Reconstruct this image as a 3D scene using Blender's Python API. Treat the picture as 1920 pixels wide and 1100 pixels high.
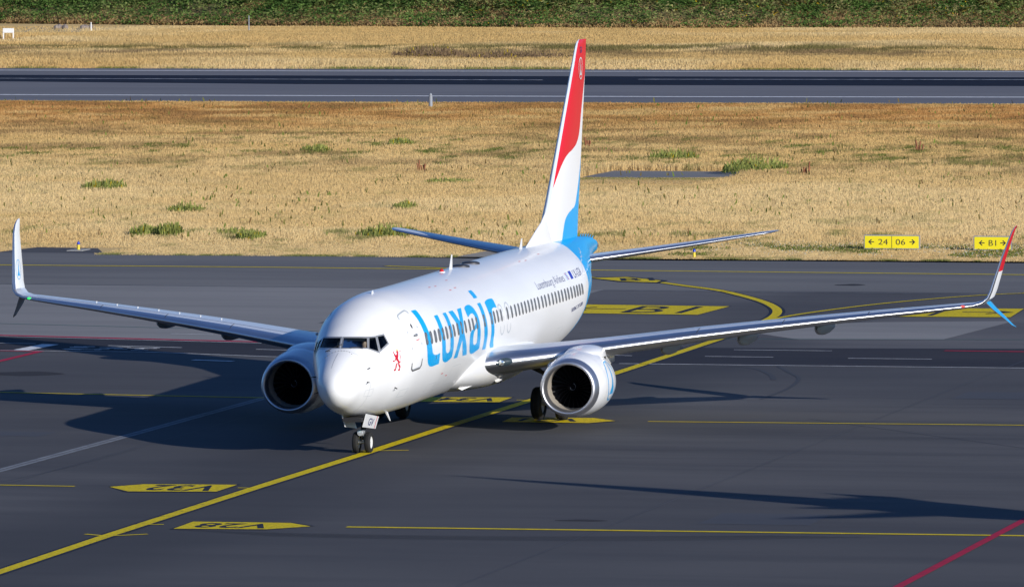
import bpy, bmesh, math, random
import numpy as np
from mathutils import Vector, Matrix, Euler
from mathutils.geometry import tessellate_polygon
R=math.radians; PI=math.pi
random.seed(7); rng=np.random.default_rng(11)
sc=bpy.context.scene; col=sc.collection
for o in list(bpy.data.objects): bpy.data.objects.remove(o)

# ------------------------------------------------------------------ camera, sky, sun, exposure
cam_d=bpy.data.cameras.new('camera'); cam=bpy.data.objects.new('camera',cam_d); col.objects.link(cam); sc.camera=cam
YAW,PIT,ROL=0.226896,-0.0578012,-0.0047607
fw=Vector((math.cos(PIT)*math.cos(YAW),math.cos(PIT)*math.sin(YAW),math.sin(PIT)))
rt=Vector((math.sin(YAW),-math.cos(YAW),0)); up=rt.cross(fw)
r2=rt*math.cos(ROL)+up*math.sin(ROL); u2=-rt*math.sin(ROL)+up*math.cos(ROL)
cam.matrix_world=Matrix(((r2.x,u2.x,-fw.x,-255.6925),(r2.y,u2.y,-fw.y,-64.844),(r2.z,u2.z,-fw.z,20.6231),(0,0,0,1)))
cam_d.sensor_fit='HORIZONTAL'; cam_d.sensor_width=36; cam_d.lens=36*15427.7/1920
cam_d.clip_start=1; cam_d.clip_end=6000
SUN_EL,SUN_AZ=17.3,52.5      # elevation; heading in which the light travels, from +X towards +Y
w=bpy.data.worlds.new('World'); sc.world=w; w.use_nodes=True
nt=w.node_tree; nt.nodes.clear()
sky=nt.nodes.new('ShaderNodeTexSky'); sky.sky_type='NISHITA'; sky.sun_disc=False
sky.sun_elevation=R(SUN_EL)
sx,sy=-math.cos(R(SUN_AZ)),-math.sin(R(SUN_AZ))
sky.sun_rotation=math.atan2(sx,sy)
sky.altitude=80; sky.air_density=1.0; sky.dust_density=.6; sky.ozone_density=2.2
bg=nt.nodes.new('ShaderNodeBackground'); bg.inputs['Strength'].default_value=.072
wo=nt.nodes.new('ShaderNodeOutputWorld'); hs=nt.nodes.new('ShaderNodeMix'); hs.data_type='RGBA'; hs.blend_type='MULTIPLY'; hs.inputs['Factor'].default_value=1; hs.inputs['B'].default_value=(.50,.84,1.42,1)
nt.links.new(sky.outputs[0],hs.inputs['A']); nt.links.new(hs.outputs['Result'],bg.inputs[0]); nt.links.new(bg.outputs[0],wo.inputs[0])
sl=bpy.data.lights.new('sun','SUN'); sl.energy=5.0; sl.angle=R(.3); sl.color=(1,.95,.88)
so=bpy.data.objects.new('sun',sl); col.objects.link(so)
ld=Vector((math.cos(R(SUN_AZ))*math.cos(R(SUN_EL)),math.sin(R(SUN_AZ))*math.cos(R(SUN_EL)),-math.sin(R(SUN_EL))))
so.rotation_euler=ld.to_track_quat('-Z','Y').to_euler()
sc.view_settings.view_transform='Standard'; sc.view_settings.look='None'; sc.view_settings.gamma=1
sc.view_settings.exposure=0.2

# ------------------------------------------------------------------ helpers
def tag(o,label=None,cat=None,group=None,kind=None):
    if label:o['label']=label
    if cat:o['category']=cat
    if group:o['group']=group
    if kind:o['kind']=kind
    return o
def link(name,me,parent=None,mats=(),smooth=False,sharp=None):
    for m in mats: me.materials.append(m)
    if smooth:
        me.polygons.foreach_set('use_smooth',[True]*len(me.polygons))
        if sharp: me.set_sharp_from_angle(angle=R(sharp))
    o=bpy.data.objects.new(name,me); col.objects.link(o)
    if parent is not None:
        o.parent=parent; o.matrix_parent_inverse=world_of(parent).inverted()
    return o
WM={}
def world_of(o): return WM.get(o.name,Matrix.Identity(4))
def empty(name,loc,rz=0):
    o=bpy.data.objects.new(name,None); col.objects.link(o); o.empty_display_size=.3
    o.location=loc; o.rotation_euler=(0,0,rz); WM[o.name]=Matrix.Translation(loc)@Matrix.Rotation(rz,4,'Z'); return o
def mesh(name,vs,fs,parent=None,mats=(),smooth=False,sharp=None,mi=None):
    me=bpy.data.meshes.new(name); me.from_pydata([tuple(v) for v in vs],[],fs); me.update()
    if mi is not None: me.polygons.foreach_set('material_index',mi)
    return link(name,me,parent,mats,smooth,sharp)
class MB:
    def __init__(s): s.v=[];s.f=[];s.m=[]
    def add(s,vs,fs,mi=0):
        b=len(s.v); s.v+= [tuple(v) for v in vs]; s.f+=[tuple(i+b for i in f) for f in fs]; s.m+=[mi]*len(fs)
    def box(s,c,d,mi=0,M=None,bev=0):
        x,y,z=[a/2 for a in d]; vs=[Vector((sx*x,sy*y,sz*z)) for sx in(-1,1) for sy in(-1,1) for sz in(-1,1)]
        if M is not None: vs=[M@v for v in vs]
        vs=[v+Vector(c) for v in vs]
        s.add(vs,[(0,1,3,2),(4,6,7,5),(0,4,5,1),(2,3,7,6),(0,2,6,4),(1,5,7,3)],mi)
    def tube(s,pts,r,n=10,mi=0,cap=True):
        pts=[Vector(p) for p in pts]; rs=r if isinstance(r,(list,tuple)) else [r]*len(pts); rings=[]
        for i,p in enumerate(pts):
            t=(pts[min(i+1,len(pts)-1)]-pts[max(i-1,0)]).normalized()
            a=t.orthogonal().normalized() if i==0 else (pa-t*pa.dot(t)).normalized(); pa=a; b=t.cross(a)
            rings.append([p+(a*math.cos(2*PI*k/n)+b*math.sin(2*PI*k/n))*rs[i] for k in range(n)])
        vs=[v for ring in rings for v in ring]; fs=[]
        for i in range(len(pts)-1):
            for k in range(n):
                k2=(k+1)%n; fs.append((i*n+k,i*n+k2,(i+1)*n+k2,(i+1)*n+k))
        if cap: fs.append(tuple(range(n))[::-1]); fs.append(tuple((len(pts)-1)*n+k for k in range(n)))
        s.add(vs,fs,mi)
    def rev(s,prof,c,axis='X',n=48,mi=0,zs=None,cap=False):
        # prof: (a,r) along axis
        vs=[];fs=[]
        for i,(a,r) in enumerate(prof):
            for k in range(n):
                t=2*PI*k/n; p,q=r*math.sin(t),r*math.cos(t)
                if zs: p,q=zs(a,p,q)
                v={'X':(a,p,q),'Y':(p,a,q),'Z':(p,q,a)}[axis]; vs.append(Vector(v)+Vector(c))
        for i in range(len(prof)-1):
            for k in range(n):
                k2=(k+1)%n; fs.append((i*n+k,(i+1)*n+k,(i+1)*n+k2,i*n+k2))
        if cap: fs.append(tuple(range(n))); fs.append(tuple((len(prof)-1)*n+k for k in range(n))[::-1])
        s.add(vs,fs,mi)
    def build(s,name,parent=None,mats=(),smooth=False,sharp=40):
        return mesh(name,s.v,s.f,parent,mats,smooth,sharp,s.m)

# ------------------------------------------------------------------ materials
def mat(name,c,rough=.5,metal=0,coat=0,emit=None,spec=None):
    m=bpy.data.materials.new(name); m.use_nodes=True; b=m.node_tree.nodes['Principled BSDF']
    b.inputs['Base Color'].default_value=(*c,1); b.inputs['Roughness'].default_value=rough; b.inputs['Metallic'].default_value=metal
    b.inputs['Coat Weight'].default_value=coat
    if coat: b.inputs['Coat Roughness'].default_value=.08
    if spec is not None: b.inputs['Specular IOR Level'].default_value=spec
    if emit: b.inputs['Emission Color'].default_value=(*emit[0],1); b.inputs['Emission Strength'].default_value=emit[1]
    return m
def N(m,t,**k):
    n=m.node_tree.nodes.new(t)
    for a,b in k.items(): setattr(n,a,b)
    return n
def L(m,a,b): m.node_tree.links.new(a,b)
def noisy(name,c1,c2,scale,rough=.5,metal=0,coat=0,detail=6,stretch=(1,1,1),lo=.35,hi=.65,bump=0,dist=.0,c3=None,scale3=1,stretch3=(1,1,1)):
    m=mat(name,c1,rough,metal,coat); b=m.node_tree.nodes['Principled BSDF']
    tc=N(m,'ShaderNodeTexCoord'); mp=N(m,'ShaderNodeMapping'); mp.inputs['Scale'].default_value=stretch
    L(m,tc.outputs['Object'],mp.inputs[0])
    no=N(m,'ShaderNodeTexNoise'); no.inputs['Scale'].default_value=scale; no.inputs['Detail'].default_value=detail; no.inputs['Distortion'].default_value=dist
    L(m,mp.outputs[0],no.inputs['Vector'])
    mr=N(m,'ShaderNodeMapRange'); mr.inputs['From Min'].default_value=lo; mr.inputs['From Max'].default_value=hi; L(m,no.outputs['Fac'],mr.inputs['Value'])
    mx=N(m,'ShaderNodeMix',data_type='RGBA'); mx.inputs['A'].default_value=(*c1,1); mx.inputs['B'].default_value=(*c2,1)
    L(m,mr.outputs[0],mx.inputs['Factor']); out=mx.outputs['Result']
    if c3:
        mp3=N(m,'ShaderNodeMapping'); mp3.inputs['Scale'].default_value=stretch3; L(m,tc.outputs['Object'],mp3.inputs[0])
        n3=N(m,'ShaderNodeTexNoise'); n3.inputs['Scale'].default_value=scale3; n3.inputs['Detail'].default_value=8; n3.inputs['Roughness'].default_value=.65; L(m,mp3.outputs[0],n3.inputs['Vector'])
        m3=N(m,'ShaderNodeMapRange'); m3.inputs['From Min'].default_value=.45; m3.inputs['From Max'].default_value=.75; L(m,n3.outputs['Fac'],m3.inputs['Value'])
        x3=N(m,'ShaderNodeMix',data_type='RGBA'); x3.inputs['B'].default_value=(*c3,1); L(m,out,x3.inputs['A']); L(m,m3.outputs[0],x3.inputs['Factor']); out=x3.outputs['Result']
    L(m,out,b.inputs['Base Color'])
    if bump:
        n2=N(m,'ShaderNodeTexNoise'); n2.inputs['Scale'].default_value=scale*12; n2.inputs['Detail'].default_value=4; L(m,tc.outputs['Object'],n2.inputs['Vector'])
        bp=N(m,'ShaderNodeBump'); bp.inputs['Strength'].default_value=bump; bp.inputs['Distance'].default_value=.02; L(m,n2.outputs['Fac'],bp.inputs['Height']); L(m,bp.outputs[0],b.inputs['Normal'])
    return m
WHITE=(.735,.74,.745); BLUE=(.0,.35,.74); RED=(.62,.005,.016)
M_white=noisy('white_gloss_paint',WHITE,(.70,.705,.71),.6,.28,0,.35,stretch=(.5,1,2))
M_blue=mat('sky_blue_paint',BLUE,.3,0,.4)
M_red=mat('red_paint',RED,.4)
M_metal=noisy('polished_aluminium',(.76,.765,.78),(.66,.67,.69),1.3,.38,1.0,stretch=(1,.3,1),detail=8)
M_lip=noisy('brushed_intake_lip',(.70,.70,.72),(.60,.60,.63),2,.42,1.0)
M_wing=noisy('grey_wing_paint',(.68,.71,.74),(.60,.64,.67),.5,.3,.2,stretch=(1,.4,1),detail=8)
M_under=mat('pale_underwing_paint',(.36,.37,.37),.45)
M_dark=mat('dark_recess',(.012,.012,.014),.8)
M_barrel=mat('intake_barrel',(.30,.27,.23),.5)
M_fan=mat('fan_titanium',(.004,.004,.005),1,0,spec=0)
M_tyre=noisy('tyre_rubber',(.006,.006,.007),(.011,.011,.011),6,.85)
M_rim=mat('white_wheel_rim',(.62,.62,.60),.4)
M_steel=mat('gear_steel',(.35,.36,.37),.35,.5)
M_grime=mat('gear_dark_steel',(.05,.05,.055),.5,.5)
M_frame=mat('window_frame_grey',(.36,.37,.38),.35,.5)
M_pane=mat('cabin_pane',(.13,.14,.155),.35)
M_pframe=mat('cabin_pane_surround',(.11,.105,.105),.4,.3)
M_navy=mat('navy_lettering',(.02,.03,.14),.4)
M_seam=mat('panel_seam',(.33,.36,.39),.5)
M_black=mat('black_paint',(.02,.02,.022),.6)
M_lion=mat('lion_red_paint',(.46,.008,.025),.4)
M_gold=mat('gold_paint',(.8,.42,.05),.4)
M_oil=mat('oil_stain',(.040,.038,.040),.85,spec=.1)
M_glass=bpy.data.materials.new('cockpit_glass'); M_glass.use_nodes=True
nn=M_glass.node_tree.nodes; nn.clear(); g_o=nn.new('ShaderNodeOutputMaterial'); g_t=nn.new('ShaderNodeBsdfTransparent'); g_t.inputs[0].default_value=(.6,.72,.76,1)
g_g=nn.new('ShaderNodeBsdfGlossy'); g_g.inputs['Roughness'].default_value=.02; g_f=nn.new('ShaderNodeFresnel'); g_f.inputs[0].default_value=1.2; g_m=nn.new('ShaderNodeMixShader')
for a,b in ((g_f.outputs[0],g_m.inputs[0]),(g_t.outputs[0],g_m.inputs[1]),(g_g.outputs[0],g_m.inputs[2]),(g_m.outputs[0],g_o.inputs[0])): M_glass.node_tree.links.new(a,b)

DEC={
 'L':[(5.304,0.808),(5.518,0.814),(5.717,0.825),(5.746,0.861),(5.755,0.952),(5.776,1.067),(5.795,1.175),(5.838,1.280),(5.863,1.381),(5.903,1.480),(5.973,1.579),(6.026,1.646),(6.148,1.683),(6.278,1.699),(6.522,1.703),(6.719,1.697),(6.838,1.691),(6.830,1.734),(6.855,1.795),(6.869,1.863),(6.551,1.867),(6.242,1.875),(6.029,1.868),(5.836,1.847),(5.699,1.816),(5.588,1.750),(5.510,1.674),(5.463,1.589),(5.428,1.492),(5.425,1.366),(5.409,1.279),(5.370,1.173),(5.357,1.048),(5.333,0.912)],
 'u':[(6.944,1.035),(7.249,1.028),(7.357,1.036),(7.331,1.118),(7.325,1.209),(7.346,1.312),(7.363,1.413),(7.387,1.498),(7.405,1.581),(7.438,1.665),(7.527,1.710),(7.663,1.731),(7.815,1.730),(7.978,1.712),(8.024,1.664),(8.016,1.581),(8.032,1.513),(8.056,1.430),(8.040,1.343),(8.026,1.248),(8.031,1.150),(8.005,1.030),(8.252,1.029),(8.441,1.036),(8.450,1.107),(8.443,1.214),(8.450,1.318),(8.473,1.420),(8.490,1.520),(8.494,1.611),(8.498,1.682),(8.466,1.753),(8.440,1.819),(8.175,1.851),(7.845,1.874),(7.585,1.871),(7.337,1.846),(7.175,1.803),(7.077,1.733),(7.025,1.636),(6.998,1.564),(6.999,1.466),(6.967,1.367),(6.939,1.250),(6.950,1.132)],
 'x':[(8.808,1.033),(9.401,1.035),(9.491,1.107),(9.582,1.191),(9.722,1.268),(9.842,1.174),(9.964,1.091),(10.037,1.037),(10.336,1.036),(10.596,1.038),(10.431,1.113),(10.267,1.207),(10.141,1.300),(10.041,1.405),(10.001,1.484),(10.104,1.569),(10.262,1.653),(10.415,1.737),(10.561,1.823),(10.640,1.870),(10.327,1.866),(10.041,1.865),(9.889,1.786),(9.790,1.703),(9.711,1.611),(9.557,1.661),(9.446,1.713),(9.341,1.789),(9.272,1.861),(9.016,1.862),(8.755,1.861),(8.828,1.792),(8.945,1.728),(9.040,1.664),(9.218,1.571),(9.339,1.509),(9.368,1.417),(9.270,1.345),(9.146,1.261),(8.938,1.148)],
 'a':[(10.983,1.063),(11.255,1.029),(11.612,1.019),(11.839,1.028),(12.013,1.064),(12.143,1.115),(12.260,1.193),(12.312,1.273),(12.341,1.364),(12.345,1.459),(12.356,1.554),(12.363,1.647),(12.372,1.738),(12.396,1.819),(12.287,1.844),(11.951,1.862),(11.630,1.883),(11.368,1.884),(11.116,1.866),(10.967,1.826),(10.856,1.753),(10.793,1.660),(10.819,1.594),(10.898,1.535),(11.076,1.495),(11.295,1.484),(11.590,1.429),(11.781,1.396),(11.894,1.346),(11.899,1.291),(11.832,1.232),(11.714,1.198),(11.460,1.194),(11.181,1.218),(10.945,1.248),(10.921,1.164)],
 'a_hole':[(11.906,1.488),(11.898,1.562),(11.899,1.653),(11.872,1.720),(11.695,1.748),(11.514,1.748),(11.340,1.719),(11.285,1.655),(11.315,1.588),(11.403,1.542),(11.600,1.503),(11.769,1.487)],
 'idot':[(12.978,0.761),(13.406,0.766),(13.427,0.819),(13.421,0.881),(13.389,0.947),(12.899,0.944),(12.936,0.882),(12.941,0.820)],
 'i':[(12.895,1.050),(13.343,1.051),(13.340,1.123),(13.332,1.210),(13.325,1.308),(13.348,1.405),(13.383,1.500),(13.404,1.591),(13.404,1.682),(13.371,1.749),(13.378,1.819),(13.404,1.876),(13.150,1.873),(12.909,1.875),(12.912,1.837),(12.927,1.768),(12.938,1.689),(12.914,1.609),(12.906,1.508),(12.907,1.414),(12.905,1.318),(12.890,1.234),(12.904,1.141)],
 'r':[(13.928,1.074),(14.166,1.046),(14.545,1.032),(14.861,1.034),(15.136,1.047),(15.180,1.091),(15.187,1.151),(15.190,1.233),(14.930,1.216),(14.662,1.215),(14.486,1.236),(14.375,1.295),(14.339,1.376),(14.352,1.471),(14.386,1.553),(14.404,1.624),(14.394,1.692),(14.379,1.760),(14.426,1.814),(14.523,1.841),(14.618,1.892),(14.366,1.887),(14.093,1.885),(13.931,1.826),(13.937,1.768),(13.937,1.700),(13.953,1.632),(13.948,1.536),(13.928,1.441),(13.926,1.346),(13.893,1.261),(13.886,1.168),(13.895,1.103)],
 'lion':[(3.333,1.300),(3.414,1.321),(3.402,1.359),(3.389,1.407),(3.377,1.441),(3.354,1.458),(3.372,1.498),(3.404,1.534),(3.485,1.571),(3.420,1.576),(3.411,1.597),(3.471,1.637),(3.485,1.664),(3.462,1.685),(3.466,1.730),(3.415,1.716),(3.359,1.715),(3.351,1.688),(3.415,1.685),(3.419,1.660),(3.378,1.635),(3.347,1.599),(3.339,1.543),(3.271,1.499),(3.249,1.471),(3.198,1.490),(3.122,1.492),(3.075,1.488),(3.077,1.453),(3.103,1.448),(3.126,1.473),(3.175,1.466),(3.221,1.435),(3.215,1.402),(3.186,1.379),(3.183,1.347),(3.167,1.307),(3.178,1.271),(3.214,1.279),(3.210,1.316),(3.261,1.380),(3.314,1.367),(3.334,1.345),(3.301,1.321),(3.331,1.318)],
 'lion_leg':[(3.302,1.543),(3.310,1.580),(3.273,1.599),(3.267,1.637),(3.227,1.669),(3.233,1.696),(3.183,1.682),(3.148,1.693),(3.119,1.665),(3.139,1.652),(3.195,1.651),(3.200,1.613),(3.217,1.577),(3.264,1.557)],
 'crown':[(3.342,1.272),(3.414,1.291),(3.407,1.317),(3.341,1.302)],
 'tail':[(3.466,1.571),(3.496,1.544),(3.510,1.505),(3.491,1.466),(3.449,1.421),(3.446,1.383),(3.454,1.349),(3.498,1.338),(3.545,1.356),(3.558,1.387),(3.526,1.416),(3.503,1.454),(3.450,1.478),(3.443,1.513)],
 'W1':[(2.503,-0.149),(2.491,-0.033),(2.496,0.080),(2.516,0.189),(2.550,0.294),(2.597,0.397),(2.656,0.497),(2.605,0.518),(2.554,0.540),(2.502,0.563),(2.447,0.588),(2.390,0.616),(2.329,0.646),(2.218,0.539),(2.118,0.428),(2.035,0.310),(1.973,0.183),(1.940,0.047),(1.942,-0.099),(2.055,-0.113),(2.163,-0.125),(2.263,-0.134),(2.355,-0.142),(2.434,-0.146)],
 'W2':[(2.692,0.548),(2.715,0.574),(2.739,0.599),(2.764,0.624),(2.790,0.648),(2.818,0.672),(2.847,0.696),(2.793,0.740),(2.742,0.786),(2.693,0.834),(2.648,0.884),(2.604,0.937),(2.564,0.993),(2.522,0.944),(2.484,0.894),(2.449,0.845),(2.417,0.795),(2.388,0.746),(2.361,0.696),(2.421,0.666),(2.478,0.639),(2.533,0.614),(2.587,0.591),(2.639,0.569)],
 'W3':[(2.910,0.726),(2.945,0.745),(2.982,0.763),(3.020,0.781),(3.059,0.798),(3.099,0.814),(3.140,0.830),(3.128,0.862),(3.117,0.896),(3.109,0.929),(3.102,0.963),(3.098,0.997),(3.095,1.031),(3.020,1.031),(2.946,1.029),(2.873,1.025),(2.802,1.019),(2.732,1.013),(2.662,1.006),(2.696,0.955),(2.733,0.906),(2.773,0.859),(2.816,0.813),(2.862,0.769)],
 'W1S':[(2.523,-0.233),(2.554,-0.325),(2.597,-0.421),(2.656,-0.519),(2.733,-0.623),(2.840,-0.732),(2.998,-0.849),(2.949,-0.873),(2.905,-0.898),(2.864,-0.924),(2.825,-0.953),(2.790,-0.983),(2.758,-1.015),(2.543,-0.859),(2.381,-0.717),(2.233,-0.580),(2.113,-0.448),(2.025,-0.321),(1.967,-0.198),(2.082,-0.209),(2.189,-0.218),(2.289,-0.225),(2.379,-0.230),(2.455,-0.232)],
}
WINX=[5.511, 5.975, 6.41, 6.827, 7.244, 7.675, 8.171, 8.683, 9.233, 9.77, 10.318, 10.916, 11.418, 11.962, 13.052, 14.095, 14.573, 15.066, 15.583, 16.53, 17.163, 17.739, 18.26, 20.287, 20.781, 21.311, 21.885, 22.382, 22.937, 23.496, 24.01, 24.515, 25.0, 25.495, 25.936, 26.418, 26.889, 27.302, 27.687, 28.069]
WINT=[1.386, 1.393, 1.395, 1.394, 1.394, 1.389, 1.392, 1.393, 1.391, 1.39, 1.393, 1.39, 1.391, 1.391, 1.389, 1.387, 1.386, 1.387, 1.388, 1.388, 1.386, 1.385, 1.385, 1.383, 1.385, 1.385, 1.385, 1.388, 1.386, 1.389, 1.389, 1.39, 1.393, 1.395, 1.395, 1.399, 1.407, 1.415, 1.422, 1.437]

# ------------------------------------------------------------------ fuselage surface
X0=.35
XS=[0,.12,.5,1,1.5,2,2.7,3.5,4.5,6,7.5,24,26,28,30,32,34,36,37.5,38.4]
ZT=[2.28,2.63,2.96,3.25,3.47,3.71,4.262,4.707,5.02,5.16,5.17,5.416,5.437,5.437,5.458,5.465,5.437,5.379,5.28,5.13]
ZB=[2.28,1.965,1.67,1.505,1.373,1.29,1.223,1.159,1.12,1.13,1.172,1.407,1.534,1.818,2.403,3.017,3.59,4.155,4.61,4.731]
WW=[0,.285,.62,.79,.949,1.10,1.318,1.57,1.746,1.816,1.867,1.877,1.895,1.91,1.706,1.259,.833,.40,.18,.10]
ZC=[2.28,2.29,2.343,2.475,2.587,2.694,2.873,3.052,3.228,3.307,3.345,3.55,3.6,3.754,4.025,4.308,4.549,4.77,4.913,4.941]
def pchip(x,y):
    x=np.asarray(x,float);y=np.asarray(y,float);h=np.diff(x);d=np.diff(y)/h;m=np.zeros(len(x))
    for i in range(1,len(x)-1):
        if d[i-1]*d[i]>0:
            w1=2*h[i]+h[i-1];w2=h[i]+2*h[i-1];m[i]=(w1+w2)/(w1/d[i-1]+w2/d[i])
    m[0]=d[0];m[-1]=d[-1]
    def f(t):
        t=np.clip(np.asarray(t,float),x[0],x[-1]);i=np.clip(np.searchsorted(x,t,side='right')-1,0,len(x)-2)
        s=(t-x[i])/h[i]
        return (2*s**3-3*s**2+1)*y[i]+(s**3-2*s**2+s)*h[i]*m[i]+(-2*s**3+3*s**2)*y[i+1]+(s**3-s**2)*h[i]*m[i+1]
    return f
_u=np.sqrt(XS); fT,fB,fW,fC=[pchip(_u,a) for a in (ZT,ZB,WW,ZC)]
def S(x,th):
    u=math.sqrt(max(x-X0,0)); c=float(fC(u)); co=math.cos(th)
    z=c+((float(fT(u))-c) if co>0 else (c-float(fB(u))))*co
    s=min(max((x-2.5)/5.5,0),1)
    return Vector((x,-float(fW(u))*math.sin(th)+.2*(1-s*s*(3-2*s)),z))
def Sn(x,th):
    a=S(x+.01,th)-S(x-.01,th); b=S(x,th+.01)-S(x,th-.01); n=a.cross(b)
    if n.dot(Vector((0,-math.sin(th),math.cos(th))))<0: n=-n
    return n.normalized()
def on(off,f=S):
    return lambda u,v: f(u,v)+Sn(u,v)*off
def decal(name,loops,mapf,mats,parent,gu=.3,gv=.07,tris=None,smooth=True):
    if tris is None:
        pts=[Vector((a,b,0)) for l in loops for a,b in l]
        tr=tessellate_polygon([[Vector((a,b,0)) for a,b in l] for l in loops])
    else: pts,tr=tris
    bm=bmesh.new(); vv=[bm.verts.new(p) for p in pts]
    for t in tr:
        try: bm.faces.new([vv[i] for i in t])
        except ValueError: pass
    us=[p[0] for p in pts]; vs=[p[1] for p in pts]
    for ax,lo,hi,g in ((0,min(us),max(us),gu),(1,min(vs),max(vs),gv)):
        if not g: continue
        k=math.floor(lo/g)+1
        while k*g<hi:
            co=[0,0,0];no=[0,0,0];co[ax]=k*g;no[ax]=1
            bmesh.ops.bisect_plane(bm,geom=bm.verts[:]+bm.edges[:]+bm.faces[:],dist=1e-6,plane_co=co,plane_no=no); k+=1
    for v in bm.verts: v.co=mapf(v.co.x,v.co.y)
    me=bpy.data.meshes.new(name); bm.to_mesh(me); bm.free()
    return link(name,me,parent,mats,smooth)
def text_tris(txt,bold=0):
    cu=bpy.data.curves.new('t','FONT'); cu.body=txt; cu.size=1; cu.offset=bold; cu.resolution_u=3
    ob=bpy.data.objects.new('t',cu); col.objects.link(ob)
    bpy.context.view_layer.update(); dg=bpy.context.evaluated_depsgraph_get()
    me=bpy.data.meshes.new_from_object(ob.evaluated_get(dg)); bpy.data.objects.remove(ob)
    bm=bmesh.new(); bm.from_mesh(me); bmesh.ops.remove_doubles(bm,verts=bm.verts,dist=1e-5); bmesh.ops.triangulate(bm,faces=bm.faces)
    bm.verts.ensure_lookup_table(); pts=[v.co.copy() for v in bm.verts]; tr=[[v.index for v in f.verts] for f in bm.faces]; bm.free(); bpy.data.meshes.remove(me)
    x0=min(p.x for p in pts);x1=max(p.x for p in pts)
    for p in pts: p.x=(p.x-x0)/(x1-x0); p.y/=.69      # width 0..1, capital height 1
    return pts,tr
def rrect(cx,cy,hx,hy,r=.5,n=5):
    o=[]; rx=min(hx,hx*1.0); ry=rx*hy/hx*0+min(hy,r)
    for q,(sx_,sy_) in enumerate(((1,1),(-1,1),(-1,-1),(1,-1))):
        for k in range(n+1):
            t=PI/2*(q+k/n); o.append((cx+sx_*(hx-rx)+rx*math.cos(t),cy+sy_*(hy-ry)+ry*math.sin(t)))
    return o

plane=empty('airliner',(18.6,0,0))
tag(plane,'white twin-jet airliner with blue lettering and red tail taxiing towards the camera','airliner')

# paint mask: blue tail cone behind a curve
M_fus=noisy('fuselage_paint',WHITE,(.695,.70,.705),.6,.30,0,.25,stretch=(.5,1,2)); b_=M_fus.node_tree.nodes['Principled BSDF']
src=b_.inputs['Base Color'].links[0].from_socket
tc=N(M_fus,'ShaderNodeTexCoord'); sp=N(M_fus,'ShaderNodeSeparateXYZ'); L(M_fus,tc.outputs['Object'],sp.inputs[0])
def curve_mask(m,zsock,pts,z0,z1,x0,x1):
    mr=N(m,'ShaderNodeMapRange'); mr.inputs['From Min'].default_value=z0; mr.inputs['From Max'].default_value=z1; L(m,zsock,mr.inputs['Value'])
    fc=N(m,'ShaderNodeFloatCurve'); cv=fc.mapping.curves[0]
    P=[((z-z0)/(z1-z0),(x-x0)/(x1-x0)) for z,x in pts]
    cv.points[0].location=P[0]; cv.points[1].location=P[-1]
    for p in P[1:-1]: cv.points.new(*p)
    fc.mapping.update(); L(m,mr.outputs[0],fc.inputs['Value'])
    m2=N(m,'ShaderNodeMapRange'); m2.inputs['To Min'].default_value=x0; m2.inputs['To Max'].default_value=x1; L(m,fc.outputs[0],m2.inputs['Value'])
    return m2.outputs[0]
bx=curve_mask(M_fus,sp.outputs['Z'],[(1,26.6),(2.4,27.9),(3.3,28.85),(3.7,29.05),(4.1,29.35),(4.4,29.52),(4.68,29.69),(4.9,29.86),(5.15,30.15),(5.3,30.54),(5.45,30.95),(6,31.4)],1,6,26,32)
gt=N(M_fus,'ShaderNodeMath',operation='GREATER_THAN'); L(M_fus,sp.outputs['X'],gt.inputs[0]); L(M_fus,bx,gt.inputs[1])
mx=N(M_fus,'ShaderNodeMix',data_type='RGBA'); L(M_fus,gt.outputs[0],mx.inputs['Factor']); L(M_fus,src,mx.inputs['A']); mx.inputs['B'].default_value=(*BLUE,1); L(M_fus,mx.outputs['Result'],b_.inputs['Base Color'])

# fuselage tube
xs=[X0+(2.6*i/64)**2 for i in range(1,65)]; xs+=list(np.linspace(xs[-1]+.2,X0+38.4,130))
NT=112; vs=[tuple(S(X0+1e-6,0))]; fs=[]
for x in xs:
    for k in range(NT): vs.append(tuple(S(x,2*PI*k/NT)))
for k in range(NT): fs.append((0,1+(k+1)%NT,1+k))
for i in range(len(xs)-1):
    for k in range(NT):
        a=1+i*NT+k;b=1+i*NT+(k+1)%NT; fs.append((a,b,b+NT,a+NT))
fs.append(tuple(1+(len(xs)-1)*NT+k for k in range(NT)))
me=bpy.data.meshes.new('fuselage'); me.from_pydata(vs,[],fs); me.materials.append(M_fus); me.materials.append(M_dark)
bm=bmesh.new(); bm.from_mesh(me); bmesh.ops.recalc_face_normals(bm,faces=bm.faces); bm.to_mesh(me); bm.free()
fus_tmp=bpy.data.objects.new('fus_tmp',me); col.objects.link(fus_tmp)
# cockpit windows: port as measured, starboard mirrored about the nose centre
CTH=-.17
def mir(l): return [(x,2*CTH-t) for x,t in l][::-1]
W2S=[(3.03,-.90),(3.17,-1.04),(3.00,-1.30),(2.82,-1.07)]; W3S=[(3.22,-1.07),(3.45,-1.15),(3.42,-1.34),(3.06,-1.33)]
def d6(l): return [(a[0]+(b[0]-a[0])*j/6,a[1]+(b[1]-a[1])*j/6) for a,b in zip(l,l[1:]+l[:1]) for j in range(6)]
WINS=[DEC['W1'],DEC['W2'],DEC['W3'],DEC['W1S'],d6(W2S),d6(W3S)]
def area_grow(l,g):   # grow a polygon by g metres in (x, th*r) space
    r=1.15; P_=[Vector((x,t*r)) for x,t in l]; n=len(P_); A=sum(P_[i].x*P_[(i+1)%n].y-P_[(i+1)%n].x*P_[i].y for i in range(n))
    s=1 if A>0 else -1; o=[]
    for i in range(n):
        a=(P_[i]-P_[i-1]).normalized(); b=(P_[(i+1)%n]-P_[i]).normalized()
        na=Vector((a.y,-a.x))*s; nb=Vector((b.y,-b.x))*s; m_=(na+nb); m_=m_/max(m_.dot(na),.35)
        q=P_[i]+m_*g; o.append((q.x,q.y/r))
    return o
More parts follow.
